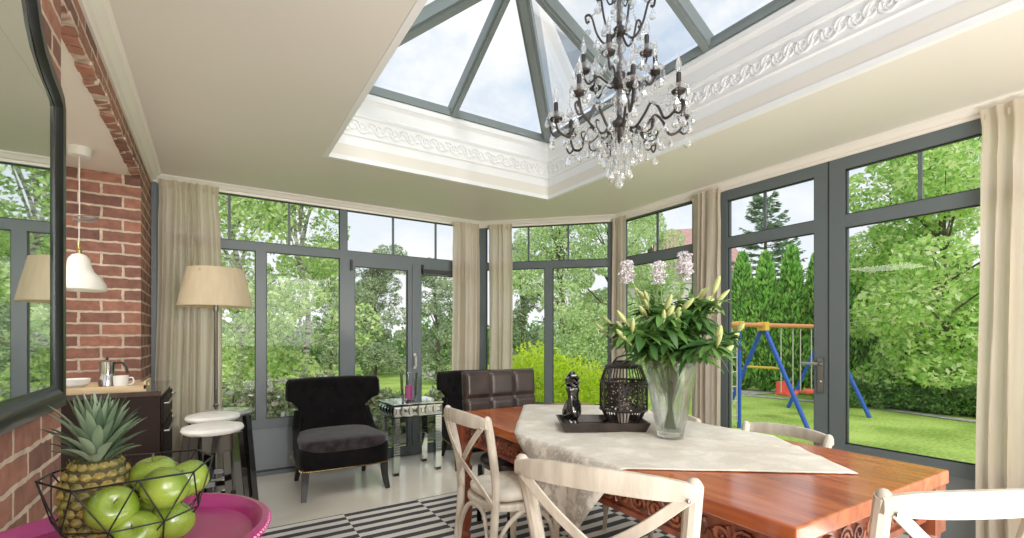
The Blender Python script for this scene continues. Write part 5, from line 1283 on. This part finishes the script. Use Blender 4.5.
# ------------------------------------------------------------------ light
w = bpy.data.worlds.new('sky'); bpy.context.scene.world = w; w.use_nodes = True; nt_ = w.node_tree; nt_.nodes.clear()
def wn(t, **k):
    x = nt_.nodes.new(t)
    for a, b in k.items(): setattr(x, a, b)
    return x
out = wn('ShaderNodeOutputWorld'); bg = wn('ShaderNodeBackground'); tc = wn('ShaderNodeTexCoord'); nz = wn('ShaderNodeTexNoise'); cr = wn('ShaderNodeValToRGB'); mx = wn('ShaderNodeMix', data_type='RGBA')
mp = wn('ShaderNodeMapping'); mp.inputs['Scale'].default_value = (1, 1, 1.6)
nt_.links.new(tc.outputs['Generated'], mp.inputs[0]); nt_.links.new(mp.outputs[0], nz.inputs['Vector']); nz.inputs['Scale'].default_value = 3.1; nz.inputs['Detail'].default_value = 7; nz.inputs['Roughness'].default_value = .55
cr.color_ramp.elements[0].position = .45; cr.color_ramp.elements[1].position = .60
nt_.links.new(nz.outputs['Fac'], cr.inputs[0])
sp = wn('ShaderNodeSeparateXYZ'); nt_.links.new(tc.outputs['Generated'], sp.inputs[0]); g2 = wn('ShaderNodeValToRGB'); nt_.links.new(sp.outputs[2], g2.inputs[0])
g2.color_ramp.elements[0].position = .0; g2.color_ramp.elements[0].color = (.94, .95, .97, 1); g2.color_ramp.elements[1].position = .75; g2.color_ramp.elements[1].color = (.40, .54, .76, 1)
e = g2.color_ramp.elements.new(.35); e.color = (.68, .77, .88, 1)
mx.inputs[7].default_value = (.98, .98, .99, 1)
nt_.links.new(cr.outputs[0], mx.inputs[0]); nt_.links.new(g2.outputs[0], mx.inputs[6]); nt_.links.new(mx.outputs[2], bg.inputs[0]); bg.inputs[1].default_value = 1.12; nt_.links.new(bg.outputs[0], out.inputs[0])
def lamp(kind, name, loc, rot, energy, col=(1, 1, 1), size=1, size2=None):
    d = bpy.data.lights.new(name, kind); d.energy = energy; d.color = col
    if kind == 'AREA':
        d.size = size
        if size2: d.shape = 'RECTANGLE'; d.size_y = size2
    elif kind == 'SUN': d.angle = size
    else: d.shadow_soft_size = size
    o = bpy.data.objects.new(name, d); C.objects.link(o); o.location = loc; o.rotation_euler = rot; return o
sun = lamp('SUN', 'sun', (0, 0, 8), (0, 0, 0), 2.4, (1, .97, .91), .5)
sun.rotation_euler = Vector((.2, .6, -.9)).to_track_quat('-Z', 'Y').to_euler()
a = lamp('AREA', 'room_fill', (.9, -1.9, 1.9), (0, 0, 0), 82, (1, .985, .97), 2.6, 1.6); a.rotation_euler = Vector((.35, 1, -.12)).to_track_quat('-Z', 'Y').to_euler()  # added fill panel behind the camera, no fitting of the room
a = lamp('AREA', 'rear_down_fill', (1.8, -1.9, 2.6), (0, 0, 0), 30, (1, .98, .96), 1.2, 1.0)  # unseen downward fill added at the rear, not a ceiling fixture
lamp('AREA', 'alcove_fill', (-1.3, 3.1, 2.40), (0, 0, 0), 26, (1, .95, .88), .8, .8)  # invented area fill brightening the alcove, separate from the pendant
a = lamp('AREA', 'upward_fill', (1.5, -.8, .35), (PI, 0, 0), 86, (1, .98, .96), 2.0, 2.0)  # added lamp facing up, stands in for light off the floor
for lx, tx, en in ((.3, 1.0, 400), (3.0, 2.4, 400)):
    a = lamp('SPOT', 'far_end_fill_spot', (lx, -2.7, 1.7), (0, 0, 0), en, (1, .985, .96), .05); a.data.spot_size = math.radians(40); a.data.spot_blend = 1  # added fill spots behind the camera, lift the far end
    a.rotation_euler = (Vector((tx, 4.8, 1.5)) - Vector((lx, -2.7, 1.7))).to_track_quat('-Z', 'Y').to_euler()


# ------------------------------------------------------------------ camera
cam = bpy.data.cameras.new('camera'); co_ = bpy.data.objects.new('camera', cam); C.objects.link(co_)
cam.sensor_width = 36; cam.lens = 470 / 1024 * 36; cam.shift_y = (337 - 269) / 1024; cam.clip_start = .02; cam.clip_end = 300
co_.location = (0, 0, 1.3); co_.rotation_euler = (PI / 2, 0, -math.radians(32.46))
sc = bpy.context.scene; sc.camera = co_
sc.view_settings.view_transform = 'Standard'; sc.view_settings.look = 'None'; sc.view_settings.exposure = 0; sc.view_settings.gamma = 1.13
sc.cycles.max_bounces = 14; sc.cycles.transparent_max_bounces = 24; sc.cycles.transmission_bounces = 10; sc.cycles.diffuse_bounces = 5; sc.cycles.glossy_bounces = 5
sc.cycles.caustics_reflective = False; sc.cycles.caustics_refractive = False
sc.cycles.use_denoising = True
